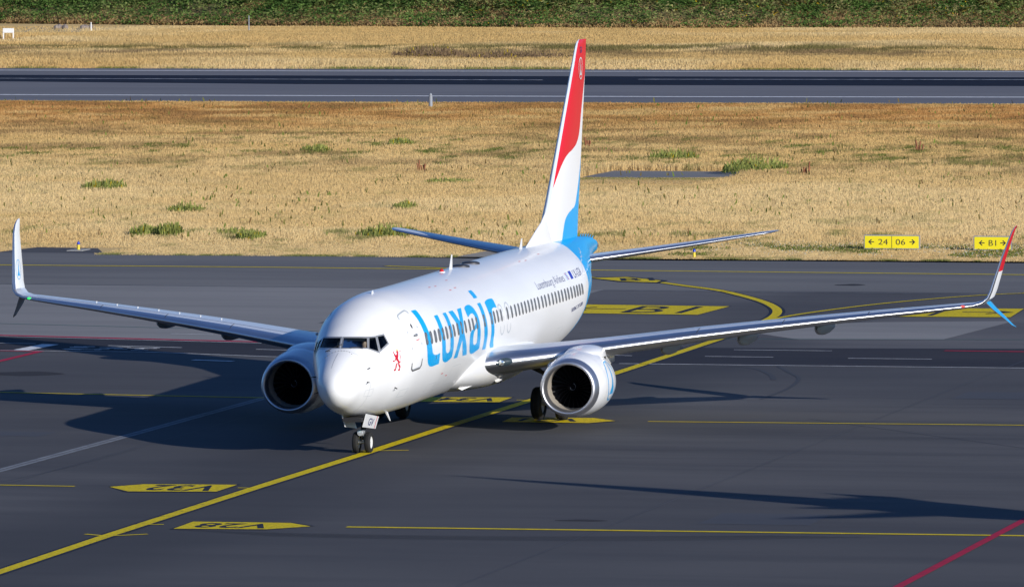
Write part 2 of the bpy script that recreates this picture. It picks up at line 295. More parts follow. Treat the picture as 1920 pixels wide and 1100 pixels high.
cb=MB()
def dens(l,k=6):
    o=[]
    for i in range(len(l)):
        a=l[i];b=l[(i+1)%len(l)]
        for j in range(k): o.append((a[0]+(b[0]-a[0])*j/k,a[1]+(b[1]-a[1])*j/k))
    return o
for w_ in WINS:
    ring=w_; n=len(ring)
    outer=[S(*p)+Sn(*p)*.06 for p in ring]
    cen=sum((S(*p) for p in ring),Vector())/n; nrm=Sn(sum(p[0] for p in w_)/n,sum(p[1] for p in w_)/n)
    inner=[S(*p)-nrm*.22 for p in ring]
    cb.add(outer+inner,[tuple(range(n))]+[tuple(n+i for i in range(n))[::-1]]+[(i,n+i,n+(i+1)%n,(i+1)%n) for i in range(n)],1)
# cockpit space
hx=[2.25,2.6,3.0,3.5,4.0,4.5]; hv=[]
for x in hx:
    for k in range(24):
        p=S(x,2*PI*k/24+CTH); c=S(x,PI/2+.0001); ctr=Vector((x,.12,float(fC(math.sqrt(x-X0))))); hv.append(ctr+(p-ctr)*.86)
for v in hv: v.z=max(v.z,2.75)
hf=[(i*24+k,i*24+(k+1)%24,(i+1)*24+(k+1)%24,(i+1)*24+k) for i in range(5) for k in range(24)]+[tuple(range(24))[::-1],tuple(120+k for k in range(24))]
cb.add(hv,hf,1)
cme=bpy.data.meshes.new('cut'); cme.from_pydata(cb.v,[],cb.f); cme.materials.append(M_fus); cme.materials.append(M_dark); cme.polygons.foreach_set('material_index',[1]*len(cme.polygons))
bm=bmesh.new(); bm.from_mesh(cme); bmesh.ops.recalc_face_normals(bm,faces=bm.faces); bm.to_mesh(cme); bm.free()
cut=bpy.data.objects.new('cut',cme); col.objects.link(cut)
md=fus_tmp.modifiers.new('b','BOOLEAN'); md.object=cut; md.operation='DIFFERENCE'; md.solver='EXACT'; md.use_self=True
bpy.context.view_layer.update(); dg=bpy.context.evaluated_depsgraph_get()
fme=bpy.data.meshes.new_from_object(fus_tmp.evaluated_get(dg)); fme.name='fuselage'
print('fuselage faces',len(me.polygons),'->',len(fme.polygons))
bpy.data.objects.remove(fus_tmp); bpy.data.objects.remove(cut)
if len(fme.polygons)<1000: fme=me
fus=link('fuselage',fme,plane,(),True,35)

def ring_decal(name,l,g0,g1,off,mats,parent,k=5):
    a=area_grow(l,g0); b=area_grow(l,g1); n=len(a)
    vs=[S(*p)+Sn(*p)*off for p in a]+[S(*p)+Sn(*p)*off for p in b]
    return mesh(name,vs,[(i,(i+1)%n,n+(i+1)%n,n+i) for i in range(n)],parent,mats,True)
for w_ in WINS:
    decal('cockpit_window',[w_],on(-.012),[M_glass],fus,.15,.1)
    ring_decal('window_frame',w_,-.008,.04,.006,[M_frame],fus)
# windscreen wipers
for sgn in (1,-1):
    t0=CTH+sgn*.34
    mb=MB(); mb.tube([S(1.93,t0)+Sn(1.93,t0)*.03,S(2.1,t0+.2*sgn)+Sn(2.1,t0+.2*sgn)*.035,S(2.15,t0+.38)+Sn(2.15,t0+.38)*.03],.012,6); mb.build('windscreen_wiper',fus,[M_black])

# cabin windows
WINX+= [18.77,19.27,19.78]; WINT+= [1.385,1.384,1.384]
def cabin_window(x,th,side):
    o1=rrect(x,side*th,.125,.118,.06); o2=rrect(x,side*th,.092,.098,.05)
    pts=o1+o2; n=len(o1); mb=MB()
    mb.add([S(*p)+Sn(*p)*.005 for p in o1]+[S(*p)+Sn(*p)*.005 for p in o2],[(i,(i+1)%n,n+(i+1)%n,n+i) for i in range(n)],0)
    c0=len(mb.v); rings=(1,.66,.33)
    for q in rings: mb.v+=[tuple(S(x+(p[0]-x)*q,side*th+(p[1]-side*th)*q)+Sn(x,side*th)*.006) for p in o2]
    mb.v.append(tuple(S(x,side*th)+Sn(x,side*th)*.006)); ce=len(mb.v)-1
    for j in range(2):
        for i in range(n): mb.f.append((c0+j*n+i,c0+j*n+(i+1)%n,c0+(j+1)*n+(i+1)%n,c0+(j+1)*n+i)); mb.m.append(1)
    for i in range(n): mb.f.append((c0+2*n+i,c0+2*n+(i+1)%n,ce)); mb.m.append(1)
    return mb.build('cabin_window',fus,[M_pframe,M_pane],False,None)
for side in (1,-1):
    for x,t in zip(WINX,WINT): cabin_window(x,t,side)

# big title lettering (port as traced; starboard the same letters set to read from the tail)
for side in (1,-1):
    for k in ('L','u','x','a','idot','i','r'):
        lp=[DEC[k]]+([DEC['a_hole']] if k=='a' else [])
        if side==-1: lp=[[(20.5-x,-t) for x,t in l] for l in lp]
        decal('title_letter',lp,on(.0045 if side==1 else .0045),[M_blue],fus,.3,.06)
def fus_text(name,txt,x0,x1,t0,t1,m,side=1,bold=0):
    pts,tr=text_tris(txt,bold)
    P_=[Vector((x0+(x1-x0)*p.x,t0+(t1-t0)*p.y,0)) for p in pts]
    if side==-1: P_=[Vector((x0+x1-p.x,-p.y,0)) for p in P_]
    return decal(name,None,on(.005),[m],fus,.3,.07,tris=(P_,tr))
for sd in (1,-1):
    fus_text('airline_title','Luxembourg Airlines',21.8,26.05,1.15,.985,M_navy,sd,-.012)
    fus_text('registration','LX-LGV',27.5,28.7,1.165,.995,M_navy,sd)
    a_,b_2=(26.36,27.12),(27.24,28.1)
    if sd==-1: a_,b_2=(27.34,28.1),(26.36,27.22)
    fus_text('type_title','BOEING',*a_,1.745,1.68,M_navy,sd,.01); fus_text('type_title','737-800',*b_2,1.745,1.68,M_navy,sd,.01)
    q=lambda *l:[(x,sd*t) for x,t in l]
    decal('flag_panel',[q((26.97,.99),(27.32,.99),(27.28,1.158),(26.94,1.155))],on(.005),[mat('flag_blue',(.02,.04,.35),.4)],fus)
    mb=MB()
    for j in range(5):
        t=1.0+j*.032; mb.add([S(*p)+Sn(*p)*.005 for p in q((26.36,t),(26.72,t),(26.70,t+.012),(26.34,t+.012))],[(0,1,2,3)],0)
    mb.add([S(*p)+Sn(*p)*.007 for p in q((26.44,1.0),(26.52,1.0),(26.62,1.14),(26.54,1.14))],[(0,1,2,3)],1)
    mb.build('national_emblem',fus,[M_blue,M_red])
decal('lion_emblem',[DEC['lion']],on(.005),[M_lion],fus,.1,.05)
decal('lion_emblem',[DEC['lion_leg']],on(.005),[M_lion],fus,.1,.05)
decal('lion_crown',[DEC['crown']],on(.005),[M_gold],fus,.1,.05)
def line_decal(name,pts,wd,m,closed=False,off=.0045,parent=None,sub=6):
    P_=[]
    n=len(pts)
    for i in range(n if closed else n-1):
        a=pts[i];b=pts[(i+1)%n]
        for j in range(sub): P_.append((a[0]+(b[0]-a[0])*j/sub,a[1]+(b[1]-a[1])*j/sub))
    if not closed: P_.append(pts[-1])
    W3=[S(*p) for p in P_]; NN=[Sn(*p) for p in P_]; n=len(P_); vs=[]
    for i in range(n):
        a=W3[(i+1)%n] if closed or i<n-1 else W3[i]; b=W3[i-1] if closed or i>0 else W3[i]
        t=(a-b).normalized(); s=t.cross(NN[i]).normalized()*wd/2; c=W3[i]+NN[i]*off; vs+=[c+s,c-s]
    fs=[(2*i,2*i+1,2*((i+1)%n)+1,2*((i+1)%n)) for i in range(n if closed else n-1)]
    return mesh(name,vs,fs,parent or fus,[m],True)
line_decal('lion_tail',DEC['tail'],.018,mat('pale_red',(.6,.12,.14),.4))
# doors
M_seam2=mat('exit_outline',(.42,.45,.48),.5)
def door(x0,x1,t0,t1,side,wd=.055,sill=True):
    r=.12; rt_=.07
    pts=[]
    for q_,(cx,ct) in enumerate(((x1-r,t1-rt_),(x0+r,t1-rt_),(x0+r,t0+rt_),(x1-r,t0+rt_))):
        for k in range(4):
            a=PI/2*(q_+k/3); pts.append((cx+r*math.cos(a),side*(ct+rt_*math.sin(a))))
    d_=line_decal('passenger_door',pts,wd,M_seam,True,parent=plane,sub=3)
    if sill:
        mb=MB(); hxm=(x0+x1)/2
        p0=S(hxm,side*1.245); n0=Sn(hxm,side*1.245); mb.tube([p0+n0*.03+Vector((-.14,0,0)),p0+n0*.05,p0+n0*.03+Vector((.14,0,0))],[.03,.05,.03],8)
        mb.build('door_handle',d_,[M_steel],True)
        mb=MB(); p0=S(hxm-.02,side*1.06); n0=Sn(hxm-.02,side*1.06); pp=[(hxm+.05*math.cos(a),side*(1.06+.05*math.sin(a))) for a in [2*PI*k/12 for k in range(12)]]
        mb.add([S(*p)+Sn(*p)*.006 for p in pp],[tuple(range(12))]); mb.build('door_porthole',d_,[M_pframe])
        line_decal('door_sill',[(x0-.02,side*(t1-.13)),(x0-.02,side*(t1-.03)),(x0+.1,side*(t1+.015)),(x1-.1,side*(t1+.015)),(x1+.02,side*(t1-.03)),(x1+.02,side*(t1-.13))],.05,M_pframe,parent=d_,off=.007)
    return d_
for sd in (1,-1):
    door(4.24,5.0,.74,1.82,sd)
for x0,x1 in ((15.34,15.87),(16.32,16.86)):
    for sd in (1,-1):
        l=rrect((x0+x1)/2,sd*1.455,(x1-x0)/2,.265,.1)
        line_decal('emergency_exit',l,.06,M_seam2,True,parent=plane,sub=2)
# seams, probes, vents
line_decal('radome_seam',[(1.75,CTH+t) for t in np.linspace(-2.9,2.9,40)],.010,M_seam,sub=1)
for x in (7.9,12.2,20.3,26.6): line_decal('skin_seam',[(x,t) for t in np.linspace(-2.7,2.7,40)],.008,mat('faint_seam',(.66,.67,.68),.4),sub=1)
line_decal('static_strip',[(1.63,CTH+.02),(.83,CTH-.1)],.012,M_frame)
for i in range(11):
    t=CTH-.52+1.04*i/10; x=1.78-.12*abs((i-5)/5)**2
    mb=MB(); mb.box(S(x,t)+Sn(x,t)*.008,(.03,.025,.014)); mb.build('vortex_tab',fus,[M_frame])
for sd in (1,-1):
    for x,t in ((1.69,1.2),(1.52,1.64),(3.43,2.05)):
        tt=t if sd==1 else 2*CTH-t
        p=S(x,tt); n_=Sn(x,tt); mb=MB(); mb.tube([p,p+n_*.09,p+n_*.12-Vector((.14,0,0))],[.022,.016,.008],8); mb.build('pitot_probe',fus,[M_grime],True)
line_decal('cargo_door_seam',[(6.45,1.71),(6.5,1.77)],.05,M_pframe)
# small stencils and access panels
for (x,t) in ((9.6,.40),(10.3,.42),(11.1,.62),(11.9,.60),(12.4,.35),(22.6,.45),(23.4,.47),(25.9,.40),(4.6,1.33),(7.6,2.05),(8.4,2.12)):
    decal('stencil_mark',[[(x,t),(x+.26,t+.004),(x+.26,t+.022),(x,t+.018)]],on(.005),[mat('stencil_red',(.55,.12,.12),.5)],fus,0,0)
for (x0,x1,t0,t1) in ((6.6,7.5,2.2,2.4),(9.0,10.2,2.0,2.35),(3.9,4.5,2.15,2.3),(20.2,21.4,2.0,2.3),(24.6,25.5,1.95,2.1),(1.5,2.0,1.9,2.1)):
    line_decal('access_panel',[(x0,t0),(x1,t0),(x1,t1),(x0,t1)],.012,M_seam2,True,sub=3)
# antennas and beacons on the crown
def blade(x,h,c,parent,th=0,sweep=.25,name='blade_antenna'):
    p=S(x,th); n_=Sn(x,th); mb=MB(); vs=[]
    for (dx,hh) in ((0,-.05),(c,-.05),(sweep+c*.45,h),(sweep+c*.2,h)):
        for s in (-1,1): vs.append(p+Vector((dx,s*.025*(1-.6*(hh>0)),0))+n_*hh)
    mb.add(vs,[(0,2,4,6),(1,7,5,3),(0,1,3,2),(2,3,5,4),(4,5,7,6),(6,7,1,0)]); return mb.build(name,parent,[M_white])
blade(15.75,.5,.32,plane); blade(26.4,.36,.3,plane); blade(5.2,.11,.25,plane,0,.05); 
blade(5.0,.30,.22,plane,2.85,.15)
for x,nm,m_ in ((14.6,'beacon',mat('beacon_red',(.5,.02,.02),.2)),(17.4,'antenna_dome',M_grime),(18.9,'antenna_dome',M_grime)):
    p=S(x,0); mb=MB()
    if nm=='beacon': mb.rev([(0,.09),(.05,.08),(.1,.04),(.12,.002)],p,'Z',14); mb.rev([(-.03,.14),(.02,.12),(.021,.08)],p,'Z',14,1)
    else: mb.rev([(-.03,.32),(.03,.30),(.06,.2),(.07,.01)],p,'Z',20)
    mb.build(nm,plane,[m_,M_white],True)
# skyline drawing on the blue tail
line_decal('skyline_drawing',[(28.9,1.15),(29.5,1.02),(29.7,1.0),(29.9,.93),(30.2,.95),(30.5,.86),(30.8,.9),(31.2,.8),(31.6,.82),(32.2,.7)],.03,M_white)
line_decal('skyline_drawing',[(29.6,.82),(29.8,1.0),(29.95,1.2),(30.1,1.5),(30.3,1.75)],.025,M_white)
# auxiliary exhaust
mb=MB(); mb.rev([(38.6,.12),(38.85,.11),(38.86,.08),(38.7,.08)],(0,0,4.93),'X',16); mb.build('tail_exhaust',plane,[M_metal],True)

# belly fairing
mb=MB(); nx=60; nk=56; vs=[]
for i in range(nx+1):
    s=i/nx; x=11.2+11.4*s; e=math.sin(PI*min(max(s,0),1))**.45 if 0<s<1 else 0
    wy=1.25+.72*e; zb=1.62-.42*e; zt=2.9; zc_=2.25
    for k in range(nk):
        a=2*PI*k/nk; cs,sn=math.cos(a),math.sin(a); ex=2/2.7
        yy=math.copysign(abs(sn)**ex,sn)*wy; zz=math.copysign(abs(cs)**ex,cs)
        vs.append((x,yy,zc_+zz*((zt-zc_) if zz>0 else (zc_-zb))))
fs=[(i*nk+k,i*nk+(k+1)%nk,(i+1)*nk+(k+1)%nk,(i+1)*nk+k) for i in range(nx) for k in range(nk)]+[tuple(range(nk))[::-1],tuple(nx*nk+k for k in range(nk))]
mesh('belly_fairing',vs,fs,plane,[M_white],True,50)
# sharp lip and air inlets at the front of the fairing
for sd in (-1,1):
    mb=MB(); Q=[(11.9,sd*.95,1.66),(12.35,sd*1.22,1.44),(13.4,sd*1.50,1.60),(13.2,sd*1.42,1.78),(12.2,sd*1.12,1.74)]
    mb.add(Q+[(x,y-sd*.25,z+.05) for x,y,z in Q],[(0,1,2,3,4),(9,8,7,6,5),(0,5,6,1),(1,6,7,2),(2,7,8,3),(3,8,9,4),(4,9,5,0)]); mb.build('fairing_lip',plane,[M_white])
    for (x,y,z,l_,r_) in ((14.9,1.86,1.80,.8,.11),(15.3,1.66,1.56,1.0,.12)):
        mb=MB(); mb.rev([(0,.02),(.12*l_,.55*r_),(.45*l_,r_),(.8*l_,.9*r_),(l_,.5*r_),(l_*.98,.02)],(x,sd*y,z),'X',14); mb.build('air_inlet',plane,[M_white],True)
# ------------------------------------------------------------------ aerofoil lofts
def foil(n=13):
    t=[]; xs_=[(.5*(1-math.cos(PI*i/(n-1))))**1.45 for i in range(n)]
    yt=lambda x:5*(.2969*math.sqrt(x)-.126*x-.3516*x*x+.2843*x**3-.1015*x**4)
    up_=[(x,yt(x)*1.08) for x in xs_]; lo=[(x,-yt(x)*.92) for x in xs_]
    return up_[::-1]+lo[1:]        # TE->LE over the top, LE->TE underneath
FO=foil(22); NF=len(FO)
def loft(name,st,side,mats,parent,metal=.07,cant_axis=True,under=True):
    """st: (xle, |y|, z, chord, t/c, twist deg, cant deg). side: -1 port (-Y), +1 starboard"""
    vs=[];mi=[]
    for (xl,y,z,c,tc_,tw,ca) in st:
        for fx,fz in FO:
            dx=fx*c; dz=fz*c*tc_; a=R(tw); X=dx*math.cos(a)+dz*math.sin(a); Z=-dx*math.sin(a)+dz*math.cos(a)
            n_=Vector((0,-math.sin(R(ca)),math.cos(R(ca))))
            v=Vector((xl+X,y,z))+n_*Z; v.y*=side; vs.append(v)
    fs=[]
    for i in range(len(st)-1):
        for k in range(NF):
            k2=(k+1)%NF; a=i*NF+k; b=i*NF+k2; f=(a,b,b+NF,a+NF); fs.append(f if side==1 else f[::-1])
            fx=(FO[k][0]+FO[k2][0])/2; top=k<NF//2
            mi.append(1 if fx<metal else (0 if top else 2))
    fs.append(tuple(range(NF))); mi.append(1); fs.append(tuple((len(st)-1)*NF+k for k in range(NF))); mi.append(1)
    o=mesh(name,vs,fs,parent,mats,True,75,mi); return o
def lerp(a,b,t): return a+(b-a)*t
M_wlout=mat('winglet_outer_paint',WHITE,.4); bw=M_wlout.node_tree.nodes['Principled BSDF']
tcw=N(M_wlout,'ShaderNodeTexCoord'); spw=N(M_wlout,'ShaderNodeSeparateXYZ'); L(M_wlout,tcw.outputs['Object'],spw.inputs[0]); gw=N(M_wlout,'ShaderNodeMath',operation='GREATER_THAN'); L(M_wlout,spw.outputs['Z'],gw.inputs[0]); gw.inputs[1].default_value=4.95
mw=N(M_wlout,'ShaderNodeMix',data_type='RGBA'); mw.inputs['A'].default_value=(*WHITE,1); mw.inputs['B'].default_value=(*RED,1); L(M_wlout,gw.outputs[0],mw.inputs['Factor']); L(M_wlout,mw.outputs['Result'],bw.inputs['Base Color'])
for side in (-1,1):
    st=[]
    base=[(1.0,12.75,21.45,2.16),(1.9,13.35,21.45,2.25),(2.6,13.95,21.45,2.32),(3.6,14.78,21.5,2.42),(4.83,15.6,21.5,2.57),(5.9,16.16,21.5,2.71),(8,17.26,21.9,2.97),(10,18.30,22.28,3.19),(12,19.34,22.66,3.39),(14,20.39,23.04,3.58),(15.5,21.17,23.33,3.71),(16.5,21.69,23.52,3.80)]
    for y,xl,xt,z in base: st.append((xl,y,z,xt-xl,lerp(.118,.108,min(y/10,1)),lerp(1.2,-.6,y/17),6))
    st+=[(21.93,16.95,3.85,1.60,.095,-.4,14),(22.12,17.22,3.93,1.55,.09,0,35),(22.30,17.38,4.08,1.50,.085,0,58),(22.50,17.46,4.32,1.42,.08,0,72),(22.8,17.54,4.70,1.32,.075,0,79),(23.3,17.68,5.35,1.10,.07,0,80),(23.9,17.84,6.0,.85,.07,0,80),(24.3,17.90,6.28,.68,.07,0,80),(24.7,17.94,6.42,.42,.06,0,80),(25.05,17.96,6.47,.10,.06,0,80)]
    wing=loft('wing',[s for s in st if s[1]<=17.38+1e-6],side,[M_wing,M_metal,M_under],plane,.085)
    M_wl=[M_white,M_metal,M_wlout]
    wl=loft('winglet',[s for s in st if s[1]>=17.38-1e-6],side,M_wl,wing,.12)
    vst=[(22.75,17.24,3.90,1.1,.08,0,-52),(23.1,17.42,3.66,.92,.08,0,-52),(23.8,17.74,3.28,.55,.07,0,-52),(24.15,17.92,3.06,.34,.07,0,-50),(24.45,18.02,2.98,.08,.07,0,-45)]
    loft('ventral_winglet',vst,side,[M_blue if side==-1 else M_blue,M_metal,M_under],wing,.05)
    # panel lines along the slats and a flap gap
    def wtop(y,fr,off=.006):
        for i in range(len(base)-1):
            if base[i][0]<=y<=base[i+1][0]:
                t=(y-base[i][0])/(base[i+1][0]-base[i][0]); a=st[i];b=st[i+1]
                s=[lerp(a[j],b[j],t) for j in range(7)]; break
        c,tc_=s[3],s[4]; yt=5*(.2969*math.sqrt(fr)-.126*fr-.3516*fr*fr+.2843*fr**3-.1015*fr**4)*1.08
        dx=fr*c;dz=yt*c*tc_;a=R(s[5]);X=dx*math.cos(a)+dz*math.sin(a);Z=-dx*math.sin(a)+dz*math.cos(a)
        return Vector((s[0]+X,side*y,s[2]+Z+off))
    def wline(name,pts,wd=.02,m=M_pframe):
        W_=[wtop(*p) for p in pts]; vs=[]
        for i,p in enumerate(W_):
            t=(W_[min(i+1,len(W_)-1)]-W_[max(i-1,0)]).normalized(); s=t.cross(Vector((0,0,1))).normalized()*wd/2; vs+=[p+s,p-s]
        mesh(name,vs,[(2*i,2*i+1,2*i+3,2*i+2) for i in range(len(W_)-1)],wing,[m])
    wline('slat_gap',[(lerp(5.9,16.4,i/30),.17) for i in range(31)],.03)
    wline('aileron_gap',[(lerp(5.9,16.2,i/30),.70) for i in range(31)],.025)
    for yy in (8.2,10.9,13.6): wline('slat_gap',[(yy,.03+.14*i/6) for i in range(7)],.025)
    wline('flap_gap',[(12.2,.70+.29*i/5) for i in range(6)],.03)
    for i in range(7 if side==1 else 0):
        p=wtop(8.9+i*.85,.30,.0); mb=MB(); mb.box(p+Vector((0,0,.02)),(.09,.02,.05)); mb.build('vortex_generator',wing,[M_white])
    # flap track fairings
    for yy,zz,x0_ in ((6.6,2.42,19.4),(9.15,2.72,20.1),(11.7,3.06,20.9)):
        mb=MB(); prof=[(0,.02),(.15,.12),(.5,.21),(1.1,.25),(1.9,.24),(2.7,.17),(3.3,.07),(3.5,.01)]
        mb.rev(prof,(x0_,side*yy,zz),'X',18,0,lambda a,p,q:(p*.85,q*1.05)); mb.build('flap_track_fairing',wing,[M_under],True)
    # wing root landing light
    c=Vector((13.42,side*2.28,2.43)); mb=MB()
    loc=Matrix.Rotation(side*R(-32),3,'Z')
    o1=[];
    for k in range(24):
        a=2*PI*k/24; o1.append((math.cos(a),math.sin(a)))
    # ring logo on the inner face of the winglet
    def wlp(u,v):    # u along x, v up
        W=[s for s in st if s[1]>=17.38-1e-6]
        for i in range(len(W)-1):
            if W[i][2]<=v<=W[i+1][2]:
                t=(v-W[i][2])/(W[i+1][2]-W[i][2]); s=[lerp(W[i][j],W[i+1][j],t) for j in range(7)]; break
        fr=min(max((u-s[0])/s[3],.001),1); d=5*(.2969*math.sqrt(fr)-.126*fr-.3516*fr*fr+.2843*fr**3-.1015*fr**4)*1.08*s[3]*s[4]+.008
        return Vector((u,side*(s[1]-d),v))
    vs=[]
    for k in range(33):
        a=2*PI*k/32
        for r in (.325,.345): vs.append(wlp(23.42+r*math.cos(a)*.95+r*math.sin(a)*.55,4.75+r*math.sin(a)))
    mesh('ring_logo',vs,[(2*j,2*j+1,2*j+3,2*j+2) for j in range(32)],wl,[M_blue])
    decal('ring_logo',[[(23.42+.5*x+.3*y,4.75+.52*y) for x,y in ((0,.62),(.02,.62),(.10,-.10),(.34,-.42),(-.30,-.42),(-.10,-.10))]],wlp,[M_blue],wl,.1,.1)
    # navigation light at the tip
    mb=MB(); mb.rev([(-.09,.005),(-.05,.03),(0,.04),(.05,.03),(.08,.005)],(21.76,side*16.62,3.83),'Y',12)
    mb.build('navigation_light',wing,[mat('nav_light',(.1,.1,.1),.2,emit=((1,.04,.02) if side==-1 else (.0,1,.12),1.3))],True)

# wing-root landing lights: lens ovals lying on the leading edge
def le_point(y,side,fr,top):
    # inboard station interpolation
    B=[(1.9,13.35,21.45,2.25),(2.6,13.95,21.45,2.32),(3.6,14.78,21.5,2.42)]
    i=0 if y<2.6 else 1; t=(y-B[i][0])/(B[i+1][0]-B[i][0]); xl=lerp(B[i][1],B[i+1][1],t); xt=lerp(B[i][2],B[i+1][2],t); z=lerp(B[i][3],B[i+1][3],t)
    c=xt-xl; yt=5*(.2969*math.sqrt(fr)-.126*fr-.3516*fr*fr)*(1.08 if top else -.92); return Vector((xl+fr*c,side*y,z+yt*c*.116))
for side in (-1,1):
    def lp(a,b,off):   # a: spanwise -1..1, b: around the nose -1..1
        fr=(abs(b)**2)*.012; p=le_point(2.36+.24*a,side,fr,b>0); return p+Vector((-off-.012,side*off*.4,0))
    mb=MB(); n=28; vs=[lp(0,0,.02)]
    for q in (.25,.5,.75,1): vs+=[lp(q*math.cos(2*PI*k/n),q*math.sin(2*PI*k/n),.02 if q<1 else .008) for k in range(n)]
    mb.add(vs,[(0,1+k,1+(k+1)%n) for k in range(n)]+[(1+j*n+k,1+j*n+(k+1)%n,1+(j+1)*n+(k+1)%n,1+(j+1)*n+k) for j in range(3) for k in range(n)])
    lens=mb.build('landing_light',plane,[mat('lamp_lens',(.03,.045,.055),.25)],True)
    mb=MB(); c=lp(-.38*1,0,.045); mb.rev([(-.012,.001),(-.01,.085),(0,.10)],c,'X',18); mb.build('lamp',lens,[mat('lamp_reflector',(.9,.9,.85),.1,.9)],True)

# ------------------------------------------------------------------ engines
LOGO_A=[(0,.62),(.02,.62),(.10,-.10),(.34,-.42),(-.30,-.42),(-.10,-.10)]
for side in (-1,1):
    cy=side*4.83; cz=1.49; xi=12.44
    def oval(a,p,q):
        f_=1.0+.02*min(a/1.2,1)*0; zz=q*(.94 if q<0 else 1.0)+(.02 if a<.3 else .02+.06*min((a-.3)/1.6,1))
        return (p*1.0,zz)
    mb=MB()
    prof=[(.36,1.015),(.6,1.052),(1.0,1.095),(1.5,1.125),(2.0,1.125),(2.5,1.09),(3.0,1.01),(3.35,.93),(3.36,.90),(3.0,.93)]
    mb.rev(prof,(xi,cy,cz),'X',72,0,oval)
    eng=mb.build('engine',plane,[M_white],True,60)
    mb=MB()
    lip=[(.36,1.0145),(.2,.985),(.1,.955),(.045,.93),(.012,.90),(0,.872),(.012,.845),(.05,.822),(.12,.804),(.24,.792),(.42,.785)]
    mb.rev(lip,(xi,cy,cz),'X',72,0,oval); mb.build('intake_lip',eng,[M_lip],True,60)
    mb=MB(); mb.rev([(.42,.7845),(.5,.784),(.8,.785),(1.05,.785)],(xi,cy,cz),'X',72,0,oval); mb.build('intake_barrel',eng,[M_barrel],True)
    mb=MB(); mb.rev([(1.06,.8),(1.35,.2),(1.36,.001)],(xi,cy,cz+.03),'X',48); mb.build('fan_backing',eng,[M_dark])
    for k in range(24):
        a0=2*PI*k/24; vs=[];fs=[]
        for j in range(6):
            r=lerp(.2,.772,j/5); tw=lerp(.35,1.05,j/5); ch=lerp(.11,.17,j/5)
            for s in (-1,1):
                da=s*ch/2*math.sin(tw)/r; dx=s*ch/2*math.cos(tw); vs.append((xi+1.02+dx,cy+r*math.sin(a0+da+.12*j/5),cz+.03+r*math.cos(a0+da+.12*j/5)))
        for j in range(5): fs.append((2*j,2*j+1,2*j+3,2*j+2))
        mesh('fan_blade',vs,fs,eng,[M_fan],True)
    mb=MB(); mb.rev([(.62,.001),(.64,.03),(.72,.10),(.85,.17),(.98,.21),(1.02,.215)],(xi,cy,cz+.03),'X',32); mb.build('spinner',eng,[M_fan],True)
    # white swirl painted on the spinner
    vs=[]
    for j in range(22):
        t=j/21; a=1.4+4.6*t; r=.035+.095*t; xr=.62+.02+(r/.215)**1.2*.30
        for s in (-1,1):
            rr=r+s*.009; vs.append((xi+xr-.03,cy-side*0+rr*math.sin(a),cz+.03+rr*math.cos(a)))
    mesh('spinner_swirl',vs,[(2*j,2*j+1,2*j+3,2*j+2) for j in range(21)],eng,[mat('swirl_white',(.3,.31,.33),.6)])
    mb=MB(); mb.rev([(2.9,.62),(3.6,.60),(4.3,.46),(4.31,.42),(4.2,.42),(4.0,.30),(4.9,.14),(5.2,.01)],(xi,cy,cz+.08),'X',40); mb.build('exhaust_nozzle',eng,[mat('exhaust_metal',(.25,.22,.20),.35,.9)],True)
    line=[]
    # cowl seam rings
    for xx,rr in ((1.15,1.108),(2.15,1.12)):
        mb=MB(); mb.rev([(xx,rr+.003),(xx+.016,rr+.003)],(xi,cy,cz),'X',72,0,oval); mb.build('cowl_seam',eng,[mat('cowl_seam',(.6,.61,.62),.4)],True)
    # pylon fairing
    vs=[];px_=[(13.5,.05,2.58,.02),(13.75,.34,2.64,.10),(14.3,.56,2.74,.17),(15.0,.64,2.80,.2),(15.7,.60,2.80,.2),(16.6,.46,2.70,.25),(18.2,.25,2.35,.3),(19.6,.06,2.25,.1)]
    for X,hw,zt,_ in px_:
        for k in range(17):
            a=PI*k/16; vs.append((X,cy+hw*math.cos(a),(2.42 if X<16 else 2.0)+(zt-(2.42 if X<16 else 2.0))*math.sin(a)**.6))
    mesh('pylon',vs,[(i*17+k,i*17+k+1,(i+1)*17+k+1,(i+1)*17+k) for i in range(len(px_)-1) for k in range(16)],eng,[M_white],True)
    # nacelle strake
    mb=MB(); s_=-side; b0=Vector((xi+1.2,cy+s_*.93,cz+.62)); mb.add([b0,b0+Vector((1.3,0,.02)),b0+Vector((1.3,s_*.2,.16)),b0+Vector((.5,s_*.13,.1))],[(0,1,2,3)]); mb.build('nacelle_strake',eng,[M_white])
    # ring logo with pointed star on the outer flank
    def Ep(u,v):   # u along x, v angle (0 = outboard horizontal, + up)
        rr=float(np.interp(u,[p[0] for p in prof[:8]],[p[1] for p in prof[:8]]))+.006
        p,q=oval(u,side*rr*math.cos(v),rr*math.sin(v)); return Vector((xi+u,cy+p,cz+q))
    vs=[]
    for k in range(41):
        a=2*PI*k/40
        for r in (.60,.66): vs.append(Ep(1.95+r*math.cos(a)*.95,.10+r*math.sin(a)*1.0))
    mesh('ring_logo',vs,[(2*j,2*j+1,2*j+3,2*j+2) for j in range(40)],eng,[M_blue],True)
    decal('ring_logo',[[(1.95-.9*x if side==-1 else 1.95+.9*x,.1+y) for x,y in LOGO_A]],Ep,[M_blue],eng,.2,.1)

